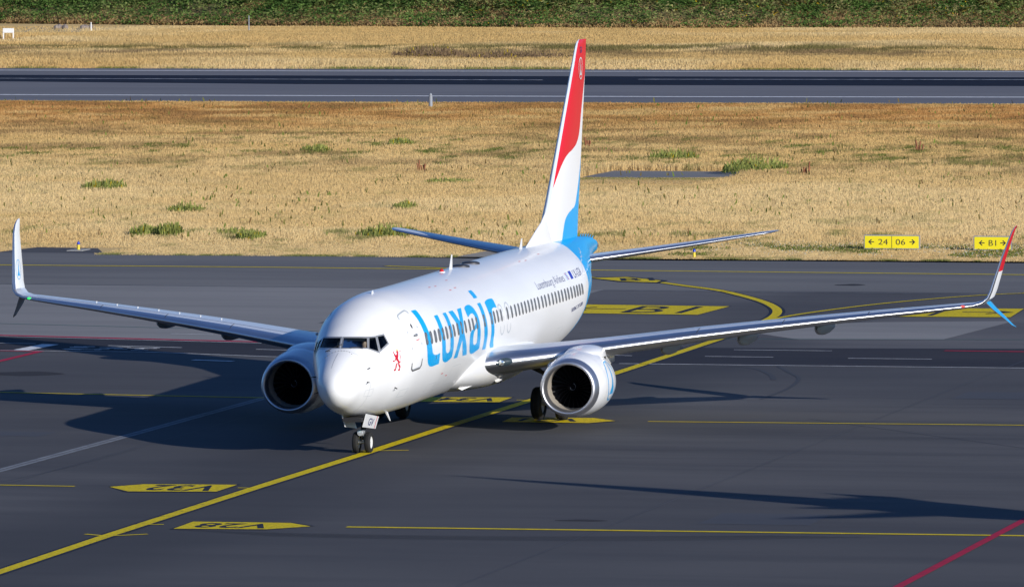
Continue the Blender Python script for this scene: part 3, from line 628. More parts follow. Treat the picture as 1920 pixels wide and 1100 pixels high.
# ------------------------------------------------------------------ tail
FIN=[(5.0,30.6,35.68,.085),(6.0,30.3,35.85,.085),(6.35,30.35,35.92,.085),(6.86,30.86,36.06,.085),(7.66,31.55,36.26,.085),(8.5,32.28,36.46,.085),(9.6,33.24,36.72,.085),(10.7,34.20,36.99,.085),(11.7,35.07,37.24,.085),(12.3,35.60,37.33,.08),(12.46,35.80,37.35,.07),(12.54,36.1,37.36,.04)]
M_fin=mat('tail_fin_paint',WHITE,.4,0,.1); bf=M_fin.node_tree.nodes['Principled BSDF']
tc=N(M_fin,'ShaderNodeTexCoord'); sp=N(M_fin,'ShaderNodeSeparateXYZ'); L(M_fin,tc.outputs['Object'],sp.inputs[0])
# boundaries as height over x
def z_over_x(pts,z0,z1,x0,x1): return curve_mask(M_fin,sp.outputs['X'],pts,x0,x1,z0,z1)
rz=z_over_x([(31,7.05),(31.57,7.46),(31.92,7.72),(32.63,8.16),(33.34,8.44),(34.58,8.66),(35.37,8.86),(35.84,9.15),(36.3,9.9),(37.5,11.9)],6.5,12,31,37.5)
bz=z_over_x([(31.6,3.8),(32.25,5.3),(32.54,5.79),(32.81,6.1),(33.43,6.33),(34.32,6.47),(35.03,6.6),(35.4,6.9),(35.9,7.5),(37,9.5)],3.8,9.5,31.6,37)
g1=N(M_fin,'ShaderNodeMath',operation='GREATER_THAN'); L(M_fin,sp.outputs['Z'],g1.inputs[0]); L(M_fin,rz,g1.inputs[1])
g2=N(M_fin,'ShaderNodeMath',operation='LESS_THAN'); L(M_fin,sp.outputs['Z'],g2.inputs[0]); L(M_fin,bz,g2.inputs[1])
m1=N(M_fin,'ShaderNodeMix',data_type='RGBA'); m1.inputs['A'].default_value=(*WHITE,1); m1.inputs['B'].default_value=(*RED,1); L(M_fin,g1.outputs[0],m1.inputs['Factor'])
m2=N(M_fin,'ShaderNodeMix',data_type='RGBA'); m2.inputs['B'].default_value=(*BLUE,1); L(M_fin,m1.outputs['Result'],m2.inputs['A']); L(M_fin,g2.outputs[0],m2.inputs['Factor']); bx_f=curve_mask(M_fin,sp.outputs['Z'],[(z_,x_+.12) for z_,x_,_,_ in FIN[2:]],6.35,12.54,30,37.5)
g3=N(M_fin,'ShaderNodeMath',operation='LESS_THAN'); L(M_fin,sp.outputs['X'],g3.inputs[0]); L(M_fin,bx_f,g3.inputs[1])
g4=N(M_fin,'ShaderNodeMath',operation='GREATER_THAN'); L(M_fin,sp.outputs['Z'],g4.inputs[0]); g4.inputs[1].default_value=6.4
g5=N(M_fin,'ShaderNodeMath',operation='MULTIPLY'); L(M_fin,g3.outputs[0],g5.inputs[0]); L(M_fin,g4.outputs[0],g5.inputs[1])
m3=N(M_fin,'ShaderNodeMix',data_type='RGBA'); m3.inputs['B'].default_value=(.50,.56,.62,1); L(M_fin,m2.outputs['Result'],m3.inputs['A']); L(M_fin,g5.outputs[0],m3.inputs['Factor']); L(M_fin,m3.outputs['Result'],bf.inputs['Base Color'])
vs=[];fs=[];mi=[]
for (z,xl,xt,tc_) in FIN:
    c=xt-xl
    for fx,fz in FO: vs.append((xl+fx*c,fz*c*tc_,z))
for i in range(len(FIN)-1):
    for k in range(NF):
        k2=(k+1)%NF; a=i*NF+k;b=i*NF+k2; fs.append((a,b,b+NF,a+NF)); fx=(FO[k][0]+FO[k2][0])/2
        mi.append(0)
fs.append(tuple((len(FIN)-1)*NF+k for k in range(NF))); mi.append(0)
fin=mesh('tail_fin',vs,fs,plane,[M_fin,M_wing],True,75,mi)
# dorsal fillet
vs=[];pr=[(27.3,5.43,.02),(28.2,5.72,.05),(29.0,5.97,.07),(29.8,6.2,.09),(30.5,6.52,.11),(31.6,7.3,.09)]
for X,zt,hw in pr:
    for k,(yy,zz) in enumerate(((hw*1.8,5.3),(hw*1.2,lerp(5.3,zt,.4)),(hw*.8,lerp(5.3,zt,.8)),(hw*.35,lerp(5.3,zt,.97)),(0,zt),(-hw*.35,lerp(5.3,zt,.97)),(-hw*.8,lerp(5.3,zt,.8)),(-hw*1.2,lerp(5.3,zt,.4)),(-hw*1.8,5.3))): vs.append((X,yy,zz))
mesh('dorsal_fillet',vs,[(i*9+k,i*9+k+1,(i+1)*9+k+1,(i+1)*9+k) for i in range(5) for k in range(8)],fin,[M_white],True)
def finp(side,off=.006):
    def f(x,z):
        for i in range(len(FIN)-1):
            if FIN[i][0]<=z<=FIN[i+1][0]:
                t=(z-FIN[i][0])/(FIN[i+1][0]-FIN[i][0]); xl=lerp(FIN[i][1],FIN[i+1][1],t);c=lerp(FIN[i][2],FIN[i+1][2],t)-xl;tc_=lerp(FIN[i][3],FIN[i+1][3],t); break
        fr=min(max((x-xl)/c,0.001),1); return Vector((x,side*(5*(.2969*math.sqrt(fr)-.126*fr-.3516*fr*fr+.2843*fr**3-.1015*fr**4)*c*tc_*1.08+off),z))
    return f
for side in (-1,1):
    f=finp(side); ff=finp(side,.009); vs=[]
    for k in range(41):
        a=2*PI*k/40
        for r in (.36,.405): vs.append(f(36.03+r*math.cos(a)*.95+.0,11.5+r*math.sin(a)))
    mesh('ring_logo',vs,[(2*j,2*j+1,2*j+3,2*j+2) for j in range(40)],fin,[M_white],True)
    decal('ring_logo',[[(36.03+.62*x,11.5+.6*y) for x,y in LOGO_A]],f,[M_white],fin,.1,.1)
    pts,tr=text_tris('GV',.01)
    P_=[Vector((36.0+(p.x if side==-1 else 1-p.x)*.38,12.06+p.y*.22,0)) for p in pts]; decal('registration',None,f,[M_navy],fin,.1,.1,tris=(P_,tr))
for x in np.linspace(36.3,38.3,6):
    mb=MB(); p=S(x,0); mb.tube([p,p+Vector((.05,0,.07))],[.015,.01],6); mb.tube([p+Vector((-.04,0,.05)),p+Vector((.2,0,.09))],.01,5); mb.build('tail_fitting',fus,[M_blue])
for side in (-1,1):
    st=[(33.0,.55,4.62,3.5,.09,-1.0,8),(33.5,1.0,4.69,3.28,.09,-1,8),(34.15,2.4,4.88,2.80,.09,-1,8),(35.15,4.6,5.2,2.05,.085,-1,8),(36.1,6.7,5.52,1.36,.08,-1,8),(36.3,7.02,5.57,1.15,.08,-1,8),(36.75,7.19,5.6,.62,.06,-1,8)]
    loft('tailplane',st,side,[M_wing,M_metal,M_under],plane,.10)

# ------------------------------------------------------------------ landing gear
def wheel(name,c,r,wd,parent,side):
    c=Vector(c); h=wd/2
    mb=MB(); pr=[(-h*.55,r*.56),(-h*.9,r*.62),(-h,r*.76),(-h*.86,r*.91),(-h*.5,r*.985),(-.30*h,r*1.0),(-.27*h,r*.985),(-.22*h,r*.985),(-.2*h,r),(.2*h,r),(.22*h,r*.985),(.27*h,r*.985),(.30*h,r*1.0),(h*.5,r*.985),(h*.86,r*.91),(h,r*.76),(h*.9,r*.62),(h*.55,r*.56)]
    mb.rev(pr,c,'Y',40); t=mb.build('wheel',parent,[M_tyre],True,60)
    mb=MB(); mb.rev([(-h*.5,.001),(-h*.52,r*.13),(-h*.62,r*.16),(-h*.40,r*.30),(-h*.55,r*.5),(-h*.7,r*.57),(h*.7,r*.57),(h*.55,r*.5),(h*.40,r*.30),(h*.62,r*.16),(h*.52,r*.13),(h*.5,.001)],c,'Y',32)
    mb.build('rim',t,[M_rim],True,30)
    return t
mb=MB(); mb.tube([(3.55,0,.36),(3.6,0,1.0)],.055,14); mb.tube([(3.58,0,.75),(3.65,0,1.6)],.085,16,1); mb.tube([(3.5,-.26,.343),(3.5,.26,.343)],.045,12)
mb.tube([(3.55,0,.42),(3.30,0,.62),(3.5,0,.85)],.035,8,1); mb.tube([(3.62,0,1.0),(4.6,0,1.5)],.04,8,1)
ng=mb.build('nose_gear',plane,[M_steel,M_grime],True)
wheel('w',(3.5,-.205,.343),.343,.2,ng,-1); wheel('w',(3.5,.205,.343),.343,.2,ng,1)
mb=MB(); mb.rev([(-.09,.001),(-.085,.085),(-.06,.1),(.06,.09),(.07,.03)],(3.3,.03,.66),'X',20); mb.box((3.42,.03,.66),(.1,.18,.2),1); mb.build('taxi_light',ng,[mat('taxi_lens',(.75,.78,.8),.08,.6),M_steel],True)
mb=MB(); mb.box((3.0,0,1.17),(1.9,.62,.12)); mb.build('wheel_bay',ng,[M_dark])
D1=[(2.3,-.40,1.36),(3.9,-.42,1.16),(3.9,-.30,.76),(2.3,-.28,.93)]
for sd in (-1,1):
    vs=[]
    for x,y,z in D1:
        vs.append((x,-sd*y,z)); 
    vs2=[(x,y+sd*.025,z) for x,y,z in vs]
    d_=mesh('gear_door',vs+vs2,[(0,1,2,3),(7,6,5,4),(0,4,5,1),(1,5,6,2),(2,6,7,3),(3,7,4,0)],ng,[M_white])
    if sd==-1:
        pts,tr=text_tris('GV',.012); A=Vector(vs2[0]);B=Vector(vs2[1]);C_=Vector(vs2[2]);D_=Vector(vs2[3])
        def q3(u,v): return (A*(1-u)*(v)+B*u*v+C_*u*(1-v)+D_*(1-u)*(1-v))+Vector((0,-.006,0))
        P_=[Vector((.30+p.x*.40,.2+p.y*.55,0)) for p in pts]; decal('registration',None,q3,[M_navy],d_,0,0,tris=(P_,tr),smooth=False)
        decal('door_stripe',[[(.86,0),(.89,0),(.89,1),(.86,1)]],q3,[M_red],d_,0,0,smooth=False)
for sd in (-1,1):
    y0=sd*2.82; X=18.75
    mb=MB(); mb.tube([(X,y0,.56),(X,y0,1.3)],.09,16); mb.tube([(X,y0,1.15),(X-.05,sd*2.9,2.4)],.14,16,1); mb.tube([(X,y0-.5,.565),(X,y0+.5,.565)],.07,12)
    mb.tube([(X,y0,1.5),(X+.0,sd*1.5,2.1)],.07,10,1); mb.tube([(X,y0,.65),(X+.35,y0,.95),(X+.05,y0,1.3)],.045,8,1); mb.tube([(X,y0,1.35),(X-1.2,sd*2.2,2.3)],.06,8,1)
    mg=mb.build('main_gear',plane,[M_steel,M_grime],True)
    wheel('w',(X,y0-.42,.565),.565,.40,mg,sd); wheel('w',(X,y0+.42,.565),.565,.40,mg,sd)
    mb=MB(); mb.box((X-.1,y0+sd*.28,1.75),(1.0,.03,.85),0,Matrix.Rotation(R(sd*-12),3,'X')); mb.build('gear_door',mg,[M_white])
blade(19.3,.30,.10,plane,2.95,.2,'drain_mast')

# ------------------------------------------------------------------ the two pilots
M_skin=mat('skin',(.50,.27,.18),.5); M_shirt=mat('white_shirt',(.75,.76,.76),.7); M_hair=mat('dark_hair',(.03,.02,.015),.6)
def pilot(loc,label):
    V=[(0,0,-.1),(0,0,.12),(-.02,0,.34),(-.02,0,.46),(-.035,0,.53),(-.04,0,.63),(-.02,0,.72),
       (0,.17,.36),(-.1,.25,.14),(-.34,.2,.12),(-.42,.18,.14),(0,-.17,.36),(-.1,-.25,.14),(-.34,-.2,.12),(-.42,-.18,.14),(-.25,.1,-.1),(-.25,-.1,-.1)]
    Ed=[(0,1),(1,2),(2,3),(3,4),(4,5),(5,6),(2,7),(7,8),(8,9),(9,10),(2,11),(11,12),(12,13),(13,14),(0,15),(0,16)]
    Rd=[.15,.15,.13,.055,.075,.095,.06,.075,.05,.035,.03,.075,.05,.035,.03,.09,.09]
    me=bpy.data.meshes.new('p'); me.from_pydata(V,Ed,[]); ob=bpy.data.objects.new('p',me); col.objects.link(ob)
    m_=ob.modifiers.new('s','SKIN'); 
    for i,r in enumerate(Rd): me.skin_vertices[0].data[i].radius=(r,r)
    me.skin_vertices[0].data[0].use_root=True
    ob.modifiers.new('d','SUBSURF').levels=2
    bpy.context.view_layer.update(); dg=bpy.context.evaluated_depsgraph_get(); m2_=bpy.data.meshes.new_from_object(ob.evaluated_get(dg)); bpy.data.objects.remove(ob)
    bm=bmesh.new(); bm.from_mesh(m2_)
    body=bpy.data.meshes.new('person'); bm.to_mesh(body)
    # shirt: the torso and arms, grown a little
    for v in bm.verts: v.normal_update()
    dele=[f for f in bm.faces if f.calc_center_median().z>.43 or f.calc_center_median().x<-.3]
    bmesh.ops.delete(bm,geom=dele,context='FACES')
    for v in bm.verts: v.co+=v.normal*.012
    sh=bpy.data.meshes.new('shirt'); bm.to_mesh(sh); bm.free()
    o=bpy.data.objects.new('person',body); body.materials.append(M_skin); body.polygons.foreach_set('use_smooth',[True]*len(body.polygons)); col.objects.link(o); o.location=loc; WM[o.name]=Matrix.Translation(loc)
    tag(o,label,'person','pilots in the cockpit')
    s=bpy.data.objects.new('shirt',sh); sh.materials.append(M_shirt); sh.polygons.foreach_set('use_smooth',[True]*len(sh.polygons)); col.objects.link(s); s.parent=o
    mb=MB(); c=Vector(loc)+Vector((.01,0,.665))
    vs=[];
    for i in range(8):
        ph=PI*.55*i/7
        for k in range(16):
            a=2*PI*k/16; vs.append(c+Vector((.105*math.sin(ph)*math.cos(a)+.015,.10*math.sin(ph)*math.sin(a),.11*math.cos(ph))))
    mesh('hair',vs,[(i*16+k,i*16+(k+1)%16,(i+1)*16+(k+1)%16,(i+1)*16+k) for i in range(7) for k in range(16)],o,[M_hair],True)
    return o
pilot((2.98,-.2,2.98),'pilot in white shirt seated behind the windscreen on the lettered side of the nose')
pilot((3.0,.62,2.98),'pilot seated in the shade behind the windscreen over the shaded engine')

# ------------------------------------------------------------------ ground sheets
def sheet(name,pts,z,m,kind='structure',parent=None):
    me=bpy.data.meshes.new(name); bm=bmesh.new(); vv=[bm.verts.new((x,y,z)) for x,y in pts]; f=bm.faces.new(vv)
    if f.normal.z<0: f.normal_flip()
    bmesh.ops.triangulate(bm,faces=bm.faces); bm.to_mesh(me); bm.free()
    o=link(name,me,parent,[m]); 
    if kind: o['kind']=kind
    return o
M_soil=noisy('dry_turf_soil',(.74,.51,.22),(.60,.42,.18),.08,.95)
STR=(1,.12,1)
GSPEC=.12
def asphalt(name,c1,c2,c3):
    return noisy(name,c1,c2,.055,.85,detail=7,stretch=(1,.55,1),lo=.38,hi=.66,c3=c3,scale3=.22,stretch3=(1,.16,1),bump=.15)
M_far=asphalt('far_taxiway_asphalt',(.138,.135,.134),(.180,.176,.170),(.110,.109,.113))
M_mid=asphalt('apron_light_asphalt',(.205,.20,.195),(.25,.243,.235),(.175,.172,.17))
M_mid2=asphalt('apron_mid_asphalt',(.098,.095,.098),(.135,.130,.130),(.080,.078,.084))
M_road=asphalt('service_road_asphalt',(.030,.029,.035),(.040,.038,.043),(.024,.024,.031))
M_near=asphalt('apron_dark_asphalt',(.072,.071,.075),(.106,.103,.104),(.058,.058,.063))
M_rw=asphalt('runway_asphalt',(.15,.15,.162),(.175,.175,.185),(.13,.131,.146))
M_rub=asphalt('rubber_deposit',(.007,.010,.02),(.011,.013,.024),(.006,.008,.018))
def swath(m,half,soft,amt):
    b=m.node_tree.nodes['Principled BSDF']; s0=b.inputs['Base Color'].links[0].from_socket
    t=N(m,'ShaderNodeTexCoord'); q=N(m,'ShaderNodeSeparateXYZ'); L(m,t.outputs['Object'],q.inputs[0])
    no=N(m,'ShaderNodeTexNoise'); no.inputs['Scale'].default_value=.12; L(m,t.outputs['Object'],no.inputs['Vector'])
    ad=N(m,'ShaderNodeMath',operation='MULTIPLY_ADD'); L(m,no.outputs['Fac'],ad.inputs[0]); ad.inputs[1].default_value=5; ad.inputs[2].default_value=-2.5
    a2=N(m,'ShaderNodeMath',operation='ADD'); L(m,q.outputs['Y'],a2.inputs[0]); L(m,ad.outputs[0],a2.inputs[1])
    ab=N(m,'ShaderNodeMath',operation='ABSOLUTE'); L(m,a2.outputs[0],ab.inputs[0])
    mr=N(m,'ShaderNodeMapRange'); mr.interpolation_type='SMOOTHSTEP'; mr.inputs['From Min'].default_value=half-soft; mr.inputs['From Max'].default_value=half+soft; mr.inputs['To Min'].default_value=amt; mr.inputs['To Max'].default_value=0; L(m,ab.outputs[0],mr.inputs['Value'])
    x=N(m,'ShaderNodeMix',data_type='RGBA'); L(m,mr.outputs[0],x.inputs['Factor']); L(m,s0,x.inputs['A']); x.inputs['B'].default_value=(.038,.038,.043,1); L(m,x.outputs['Result'],b.inputs['Base Color'])
swath(M_near,4.2,2.2,.5); swath(M_mid2,3.5,2,.4)
G0=[(-900,-1500),(3200,-1500),(3200,1500),(-900,1500)]
sheet('ground',G0,-.012,M_soil)
sheet('apron',[(-700,-600),(57.3,-600),(57.3,-11),(56.9,3),(57.5,14),(58.6,22),(60.3,29),(64,45),(64,600),(-700,600)],0,M_near)
sheet('service_road',[(51.2,40),(51.25,26),(51.2,20.6),(49.3,15.2),(48,8.6),(47.45,0),(47.3,-14.5),(47.3,-600),(58.6,-600),(58.3,-12.7),(57.2,-2),(56.9,3.5),(56.9,10.8),(57.7,17.5),(60.3,29.2),(64,45),(64,200),(51.2,200)],.004,M_road)
sheet('apron_light',[(60.3,29.2),(57.7,17.5),(57.0,12),(95,12),(95,600),(64,600),(64,45)],0,M_mid)
sheet('apron_mid',[(57.0,12),(56.9,3.5),(57.2,-2),(58.3,-12.7),(58.6,-600),(95,-600),(95,12)],0,M_mid2)
sheet('apron_patch',[(62.5,-3),(63.5,-8.6),(75.5,-9.4),(74,-4),(70,2)],.004,M_mid)
sheet('taxiway',[(95,-600),(118.4,-600),(118.5,-2.7),(118.7,8),(118.3,18),(119,23),(120.3,34),(121.1,47),(121.1,600),(95,600)],0,M_far)
sheet('runway',[(322.6,-700),(322.6,900),(401,900),(401,-700)],0,M_rw)
sheet('rubber_strip',[(362.8,-700),(362.8,95),(367.4,120),(367.4,900),(383.6,900),(383.6,-700)],.004,M_rub)
sheet('old_path',[(213.3,37.3),(213.1,34),(212.6,28.9),(206.3,28.2),(204.3,33),(204.9,37.3)],-.006,M_mid)
sheet('asphalt_pad',[(121.1,47.5),(126,46.8),(125.4,43.6),(120.9,42)],-.004,M_near)
sheet('concrete_pad',[(119.0,24.8),(125.6,24.4),(124.5,22.8),(118.9,21.8)],-.004,noisy('pale_concrete',(.24,.21,.17),(.30,.27,.21),.6,.9))
sheet('gravel_path',[(503,161),(512,166),(518,164),(530,166),(530,156),(523.5,152),(513,153),(502,155)],-.006,noisy('gravel',(.36,.30,.22),(.50,.40,.24),.35,.95,lo=.3,hi=.7))

M_yel=noisy('yellow_marking_paint',(.70,.53,.003),(.60,.45,.006),2.2,.75,detail=10,lo=.5,hi=.85,c3=(.26,.21,.02),scale3=7)
M_yelthin=noisy('yellow_line_paint',(.68,.52,.004),(.54,.42,.01),3,.75)
M_wht=noisy('white_marking_paint',(.74,.74,.73),(.52,.53,.54),2.5,.75,detail=10)
M_redl=noisy('red_marking_paint',(.42,.014,.05),(.30,.02,.045),2.5,.75)
M_greyl=noisy('faded_white_paint',(.22,.235,.25),(.15,.16,.18),2.0,.8,detail=10)
M_teal=mat('teal_marking_paint',(.09,.19,.18),.8)
M_outl=noisy('dark_outline_paint',(.016,.019,.032),(.026,.028,.042),3,.75)
rr=random.Random(3)
def ribbon(name,pts,wd,z,m):
    P_=[Vector((x,y,z)) for x,y in pts]; vs=[]
    for i,p in enumerate(P_):
        a=P_[min(i+1,len(P_)-1)]-p; b=p-P_[max(i-1,0)]
        a=a.normalized() if a.length>0 else b.normalized(); b=b.normalized() if b.length>0 else a
        t=(a+b).normalized(); k=1/max(t.dot(a),.5); s=Vector((-t.y,t.x,0))*wd/2*k; vs+=[p+s,p-s]
    o=mesh(name,vs,[(2*i,2*i+1,2*i+3,2*i+2) for i in range(len(P_)-1)],None,[m]); o['kind']='structure'; return o
def smooth_path(P_,n=6):
    o=[]
    for i in range(len(P_)-1):
        p0=P_[max(i-1,0)];p1=P_[i];p2=P_[i+1];p3=P_[min(i+2,len(P_)-1)]
        for k in range(n):
            t=k/n; o.append(tuple(.5*((2*p1[j])+(-p0[j]+p2[j])*t+(2*p0[j]-5*p1[j]+4*p2[j]-p3[j])*t*t+(-p0[j]+3*p1[j]-3*p2[j]+p3[j])*t**3) for j in (0,1)))
    o.append(P_[-1]); return o
main=[(-300,-.45),(-41,-.46),(-28,-.24),(-11,-.14),(3.4,-.14),(14,-.05),(26.6,-.06),(42,-.02),(55,.1),(64,.2),(70,.42),(74.7,.7),(77.5,.95),(80.4,1.4),(83.3,2.1),(87,3.3),(91,4.95),(95,6.85),(98,8.87),(100.9,10.87),(102.3,12.56),(103.8,14.2),(107.2,17.9),(109.6,21),(112,26)]
mp_=main[:10]+smooth_path(main[9:],5)[1:]
ribbon('taxi_line_outline',mp_,.66,.008,M_outl); ribbon('taxi_line',mp_,.40,.012,M_yel)
br=smooth_path([(74.4,.62),(78.75,.12),(84.99,-1.41),(89.91,-3.28),(93.13,-5.03),(94.77,-6.62),(95.6,-9),(95.8,-30)],5)
ribbon('taxi_line_outline',br,.4,.008,M_outl); ribbon('taxi_line',br,.24,.013,M_yel)
for pts in ([(-27.5,.53),(-27.99,-.25)],[(-27.99,-.25),(-27.19,-1.25)],[(-10.84,.4),(-10.86,-.27)],[(-24.03,-.34),(-23.98,-.85)],[(4.0,.5),(4.35,-.2),(4.69,-1.24)],[(27.76,.45),(27.82,-.01)]):
    ribbon('taxi_line_tick',pts,.16,.013,M_yelthin)
ribbon('stand_line',[(-11.03,60),(-11.03,7.99),(-11.13,5.55)],.22,.012,M_yelthin)
ribbon('stand_line',[(29,60),(28.7,19.79),(27.53,9.84),(27.2,6)],.24,.012,M_yelthin)
ribbon('stand_line',[(18.49,-6.29),(18.86,-19.22),(19.5,-60)],.24,.012,M_yelthin)
ribbon('stand_line',[(-23.86,-6.34),(-23.38,-26.24),(-23,-60)],.34,.012,M_yelthin)
ribbon('taxiway_edge_line',[(110.4,300),(110.33,44),(110.2,31.2),(109.7,23),(109.9,16),(109.4,5.6),(108.95,-4.3),(108.5,-300)],.42,.012,M_yelthin)
ribbon('taxiway_white_line',[(96,300),(95.68,39.7),(94.84,27.2),(94.35,12.4),(94.03,2.6),(93.88,-6.0)],.16,.012,M_greyl)
ribbon('teal_line',[(68,60),(67.69,31.4),(65.43,21.7),(64.8,16)],.13,.012,M_teal); ribbon('teal_line',[(62.5,2),(62.52,-.9),(63.69,-11.8),(64,-60)],.13,.012,M_teal)
ribbon('service_road_edge',[(64,45),(60.3,29.2),(57.75,17.5),(56.95,10.8)],.55,.010,M_redl)
ribbon('service_road_edge',[(63.3,45),(59.65,29.2),(57.1,17.5),(56.3,10.8)],.13,.014,M_wht)
ribbon('service_road_edge',[(51.25,26.5),(51.25,20.6),(49.3,15.2),(48.2,9.5)],.15,.012,M_wht)
ribbon('service_road_edge',[(47.43,1.0),(47.35,-5),(47.31,-14.5),(47,-100)],.15,.012,M_wht)
ribbon('red_line',[(51.3,60),(51.0,26),(50.84,24.75),(45.15,24.67),(38,24.6)],.3,.016,M_redl)
ribbon('red_line',[(56.6,-9.85),(56.5,-13),(56,-100)],.4,.016,M_redl)
ribbon('red_line',[(-60,-25.6),(-36.31,-25.48),(-18.25,-25.39),(-8,-25.3)],.27,.016,M_redl)
gy=[(-60,9.63),(-6.67,9.63),(7.69,9.58),(26.34,9.6),(29.35,9.62)]
ribbon('faded_line',gy,.42,.008,M_greyl); ribbon('faded_line_seam',gy,.05,.012,M_near)
for (a,b,wd) in (((55.62,30),(55.32,26.23),.13),((54.62,23.08),(53.87,19.87),.16),((53.37,16.74),(52.79,14.24),.14),((52.07,2.44),(51.84,1.45),.12),((51.9,-1.39),(51.88,-4.06),.13),((55.9,-1.71),(55.86,-5.58),.12),((51.65,-7.),(51.68,-10.23),.13),((46.89,17.52),(46.38,15.8),.35),((62.17,22.6),(61.93,20.76),.14),((55.88,3.7),(55.96,2.12),.12),((61.07,3.11),(61.81,.47),.12)):
    ribbon('road_dash',[a,b],wd,.016,M_wht)
sheet('white_bar',[(51.48,26.02),(51.15,25.34),(54.92,25.16),(55.08,25.89)],.020,M_wht)
# worn lettering patches on the service road
rr=random.Random(3)
for i in range(26):
    x=51.9+rr.random()*1.9; y=20.6+rr.random()*3.2+(x-52.8)*-.1; l=.25+rr.random()*.6; h=.09+rr.random()*.14; k=(rr.random()-.5)*.3
    sheet('worn_lettering',[(x,y),(x+h,y+.02),(x+h+k*.3,y+l),(x+k*.3,y+l*.9)],.016+.0004*i,M_wht)
# runway lines
ribbon('runway_edge_stripe',[(338,900),(337.4,110),(337.2,85),(337.4,59),(338.6,34),(339,-500)],1.5,.008,M_wht)
ribbon('runway_edge_stripe',[(395.4,900),(395.3,128),(395.2,100),(396,71),(397.5,44),(398,-500)],1.2,.008,M_wht)
for a,b in (((375.3,160),(374.0,78)),((376.3,70.8),(378.5,20)),):
    ribbon('runway_centre_stripe',[a,b],.7,.012,noisy('smudged_white_paint',(.55,.56,.58),(.16,.17,.19),1.2,.8,detail=10))

# painted stand signs
def board(pts,z=.012): sheet('painted_sign',pts,z,M_yel)
def ground_text(txt,o,ux,uy,z=.017,bold=.02):
    pts,tr=text_tris(txt,bold); o=Vector((*o,0));ux=Vector((*ux,0));uy=Vector((*uy,0))
    vs=[o+ux*p.x+uy*p.y+Vector((0,0,z)) for p in pts]; m_=mesh('painted_sign_text',vs,[tuple(t) for t in tr],None,[M_outl]); m_['kind']='structure'
def outline(pts,g=.12):
    c=[sum(p[0] for p in pts)/len(pts),sum(p[1] for p in pts)/len(pts)]
    sheet('painted_sign_outline',[(c[0]+(x-c[0])*(1+g/3)+(.16 if x>c[0] else -.16),c[1]+(y-c[1])*(1+g/3)) for x,y in pts],.008,M_outl)
for name,pts,tx in (('V32',[(-11.15,4.43),(-9.98,3.64),(-9.69,.72),(-12.35,.69),(-12.71,3.4)],(.98,3.15)),('V34',[(26.49,3.67),(28.74,3.89),(29.11,.91),(26.68,.83)],(1.15,3.3)),('V31',[(17.49,-1.4),(19.57,-1.27),(19.78,-4.12),(18.56,-5.14),(17.44,-4.45)],(-3.9,-1.8)),('V28',[(-25.33,-1.51),(-22.86,-1.44),(-22.81,-4.38),(-23.86,-5.26),(-25.04,-4.24)],(-4.1,-1.9))):
    outline(pts); board(pts)
    xt=max(p[0] for p in pts)-.55; xb=min(p[0] for p in pts)+.55
    y0,y1=tx
    # reads from the far side: starts at the right, letter tops towards the camera
    ground_text(name,(xt,y0),(0,y1-y0),(xb-xt,0))
outline([(78.15,9.59),(84.17,10.1),(83.61,4.08),(77.66,4.23)],.05); board([(78.15,12),(84.17,12.2),(83.61,4.08),(77.66,4.23)])
ground_text('B1',(78.6,7.75),(0,-2.65),(4.6,0),bold=.0)
outline([(77.6,-3.24),(83.74,-3.24),(83.76,-8.44),(77.93,-8.85)],.05); board([(77.6,-3.24),(83.74,-3.24),(83.76,-8.44),(77.93,-8.85)])
ground_text('B1',(78.4,-3.5),(0,-2.0),(4.6,0),bold=.0)
for y0,y1 in ((10.4,8.0),(-6.3,-8.4)):
    hd=y0 if y0>0 else y1; s=1 if y0>0 else -1
    sheet('painted_arrow',[(80.9,y0),(80.9,y1),(81.2,y1),(81.2,y0)],.017,M_outl)
    sheet('painted_arrow',[(81.05,hd+.1*s),(82.3,hd-.9*s),(82.0,hd-.95*s),(81.05,hd-.35*s),(80.1,hd-.95*s),(79.8,hd-.9*s)],.021,M_outl)
sp_=[(103.44,14.4),(104.42,13.0),(101.89,10.9),(100.46,10.83),(101.15,12.53)]
sheet('painted_sign_outline',[(103.9,14.8),(104.9,13),(102,10.6),(100.0,10.6),(100.8,12.6)],.016,M_outl); sheet('painted_sign',sp_,.020,M_yel); ground_text('B1',(101.4,12.6),(.6,-1.4),(1.9,.5),.025)
# tyre skids and tar joints
for m_ in (M_soil,M_far,M_mid,M_mid2,M_road,M_near,M_rw,M_rub,M_yel,M_yelthin,M_wht,M_redl,M_greyl,M_teal,M_outl): m_.node_tree.nodes['Principled BSDF'].inputs['Specular IOR Level'].default_value=GSPEC
M_skid=mat('skid_rubber',(.028,.028,.032),.8)
M_tar=mat('tar_joint',(.026,.028,.040),.7)
for pts in ([(-300,-13.75),(57,-13.8)],[(-300,8.0),(46,7.9)],[(-300,-36),(57,-36)],[(20.6,-11.5),(8.9,-20.9),(2,-26)],[(-9.8,8.3),(-4,7.8),(4,7.7)]):
    ribbon('tar_joint',pts,.035,.006,M_tar)
for k in range(7):
    y=-3.2-.5*k; ribbon('tyre_skid',smooth_path([(-25.6-k*.25,y+1.5),(-26.2-k*.2,y-3),(-26-k*.15,y-9),(-24.5,y-16)],5),.04,.005,M_skid)
for k in range(6):
    x=-24.5+k*2.1+.5*(k%2); ribbon('tyre_skid',[(x,.02),(x+.5,-.06),(x+.8,-.2),(x+.9,-.36)],.018,.016,M_skid)
ribbon('tyre_skid',smooth_path([(47,-5.2),(43.6,-6.3),(40.3,-7.3),(35.2,-7.9),(29.7,-8.0)],6),.16,.006,M_skid)
ribbon('tyre_skid',smooth_path([(46.5,-3.2),(45.7,-4.5),(42.4,-5.8),(39.6,-6.5)],6),.2,.006,M_skid)

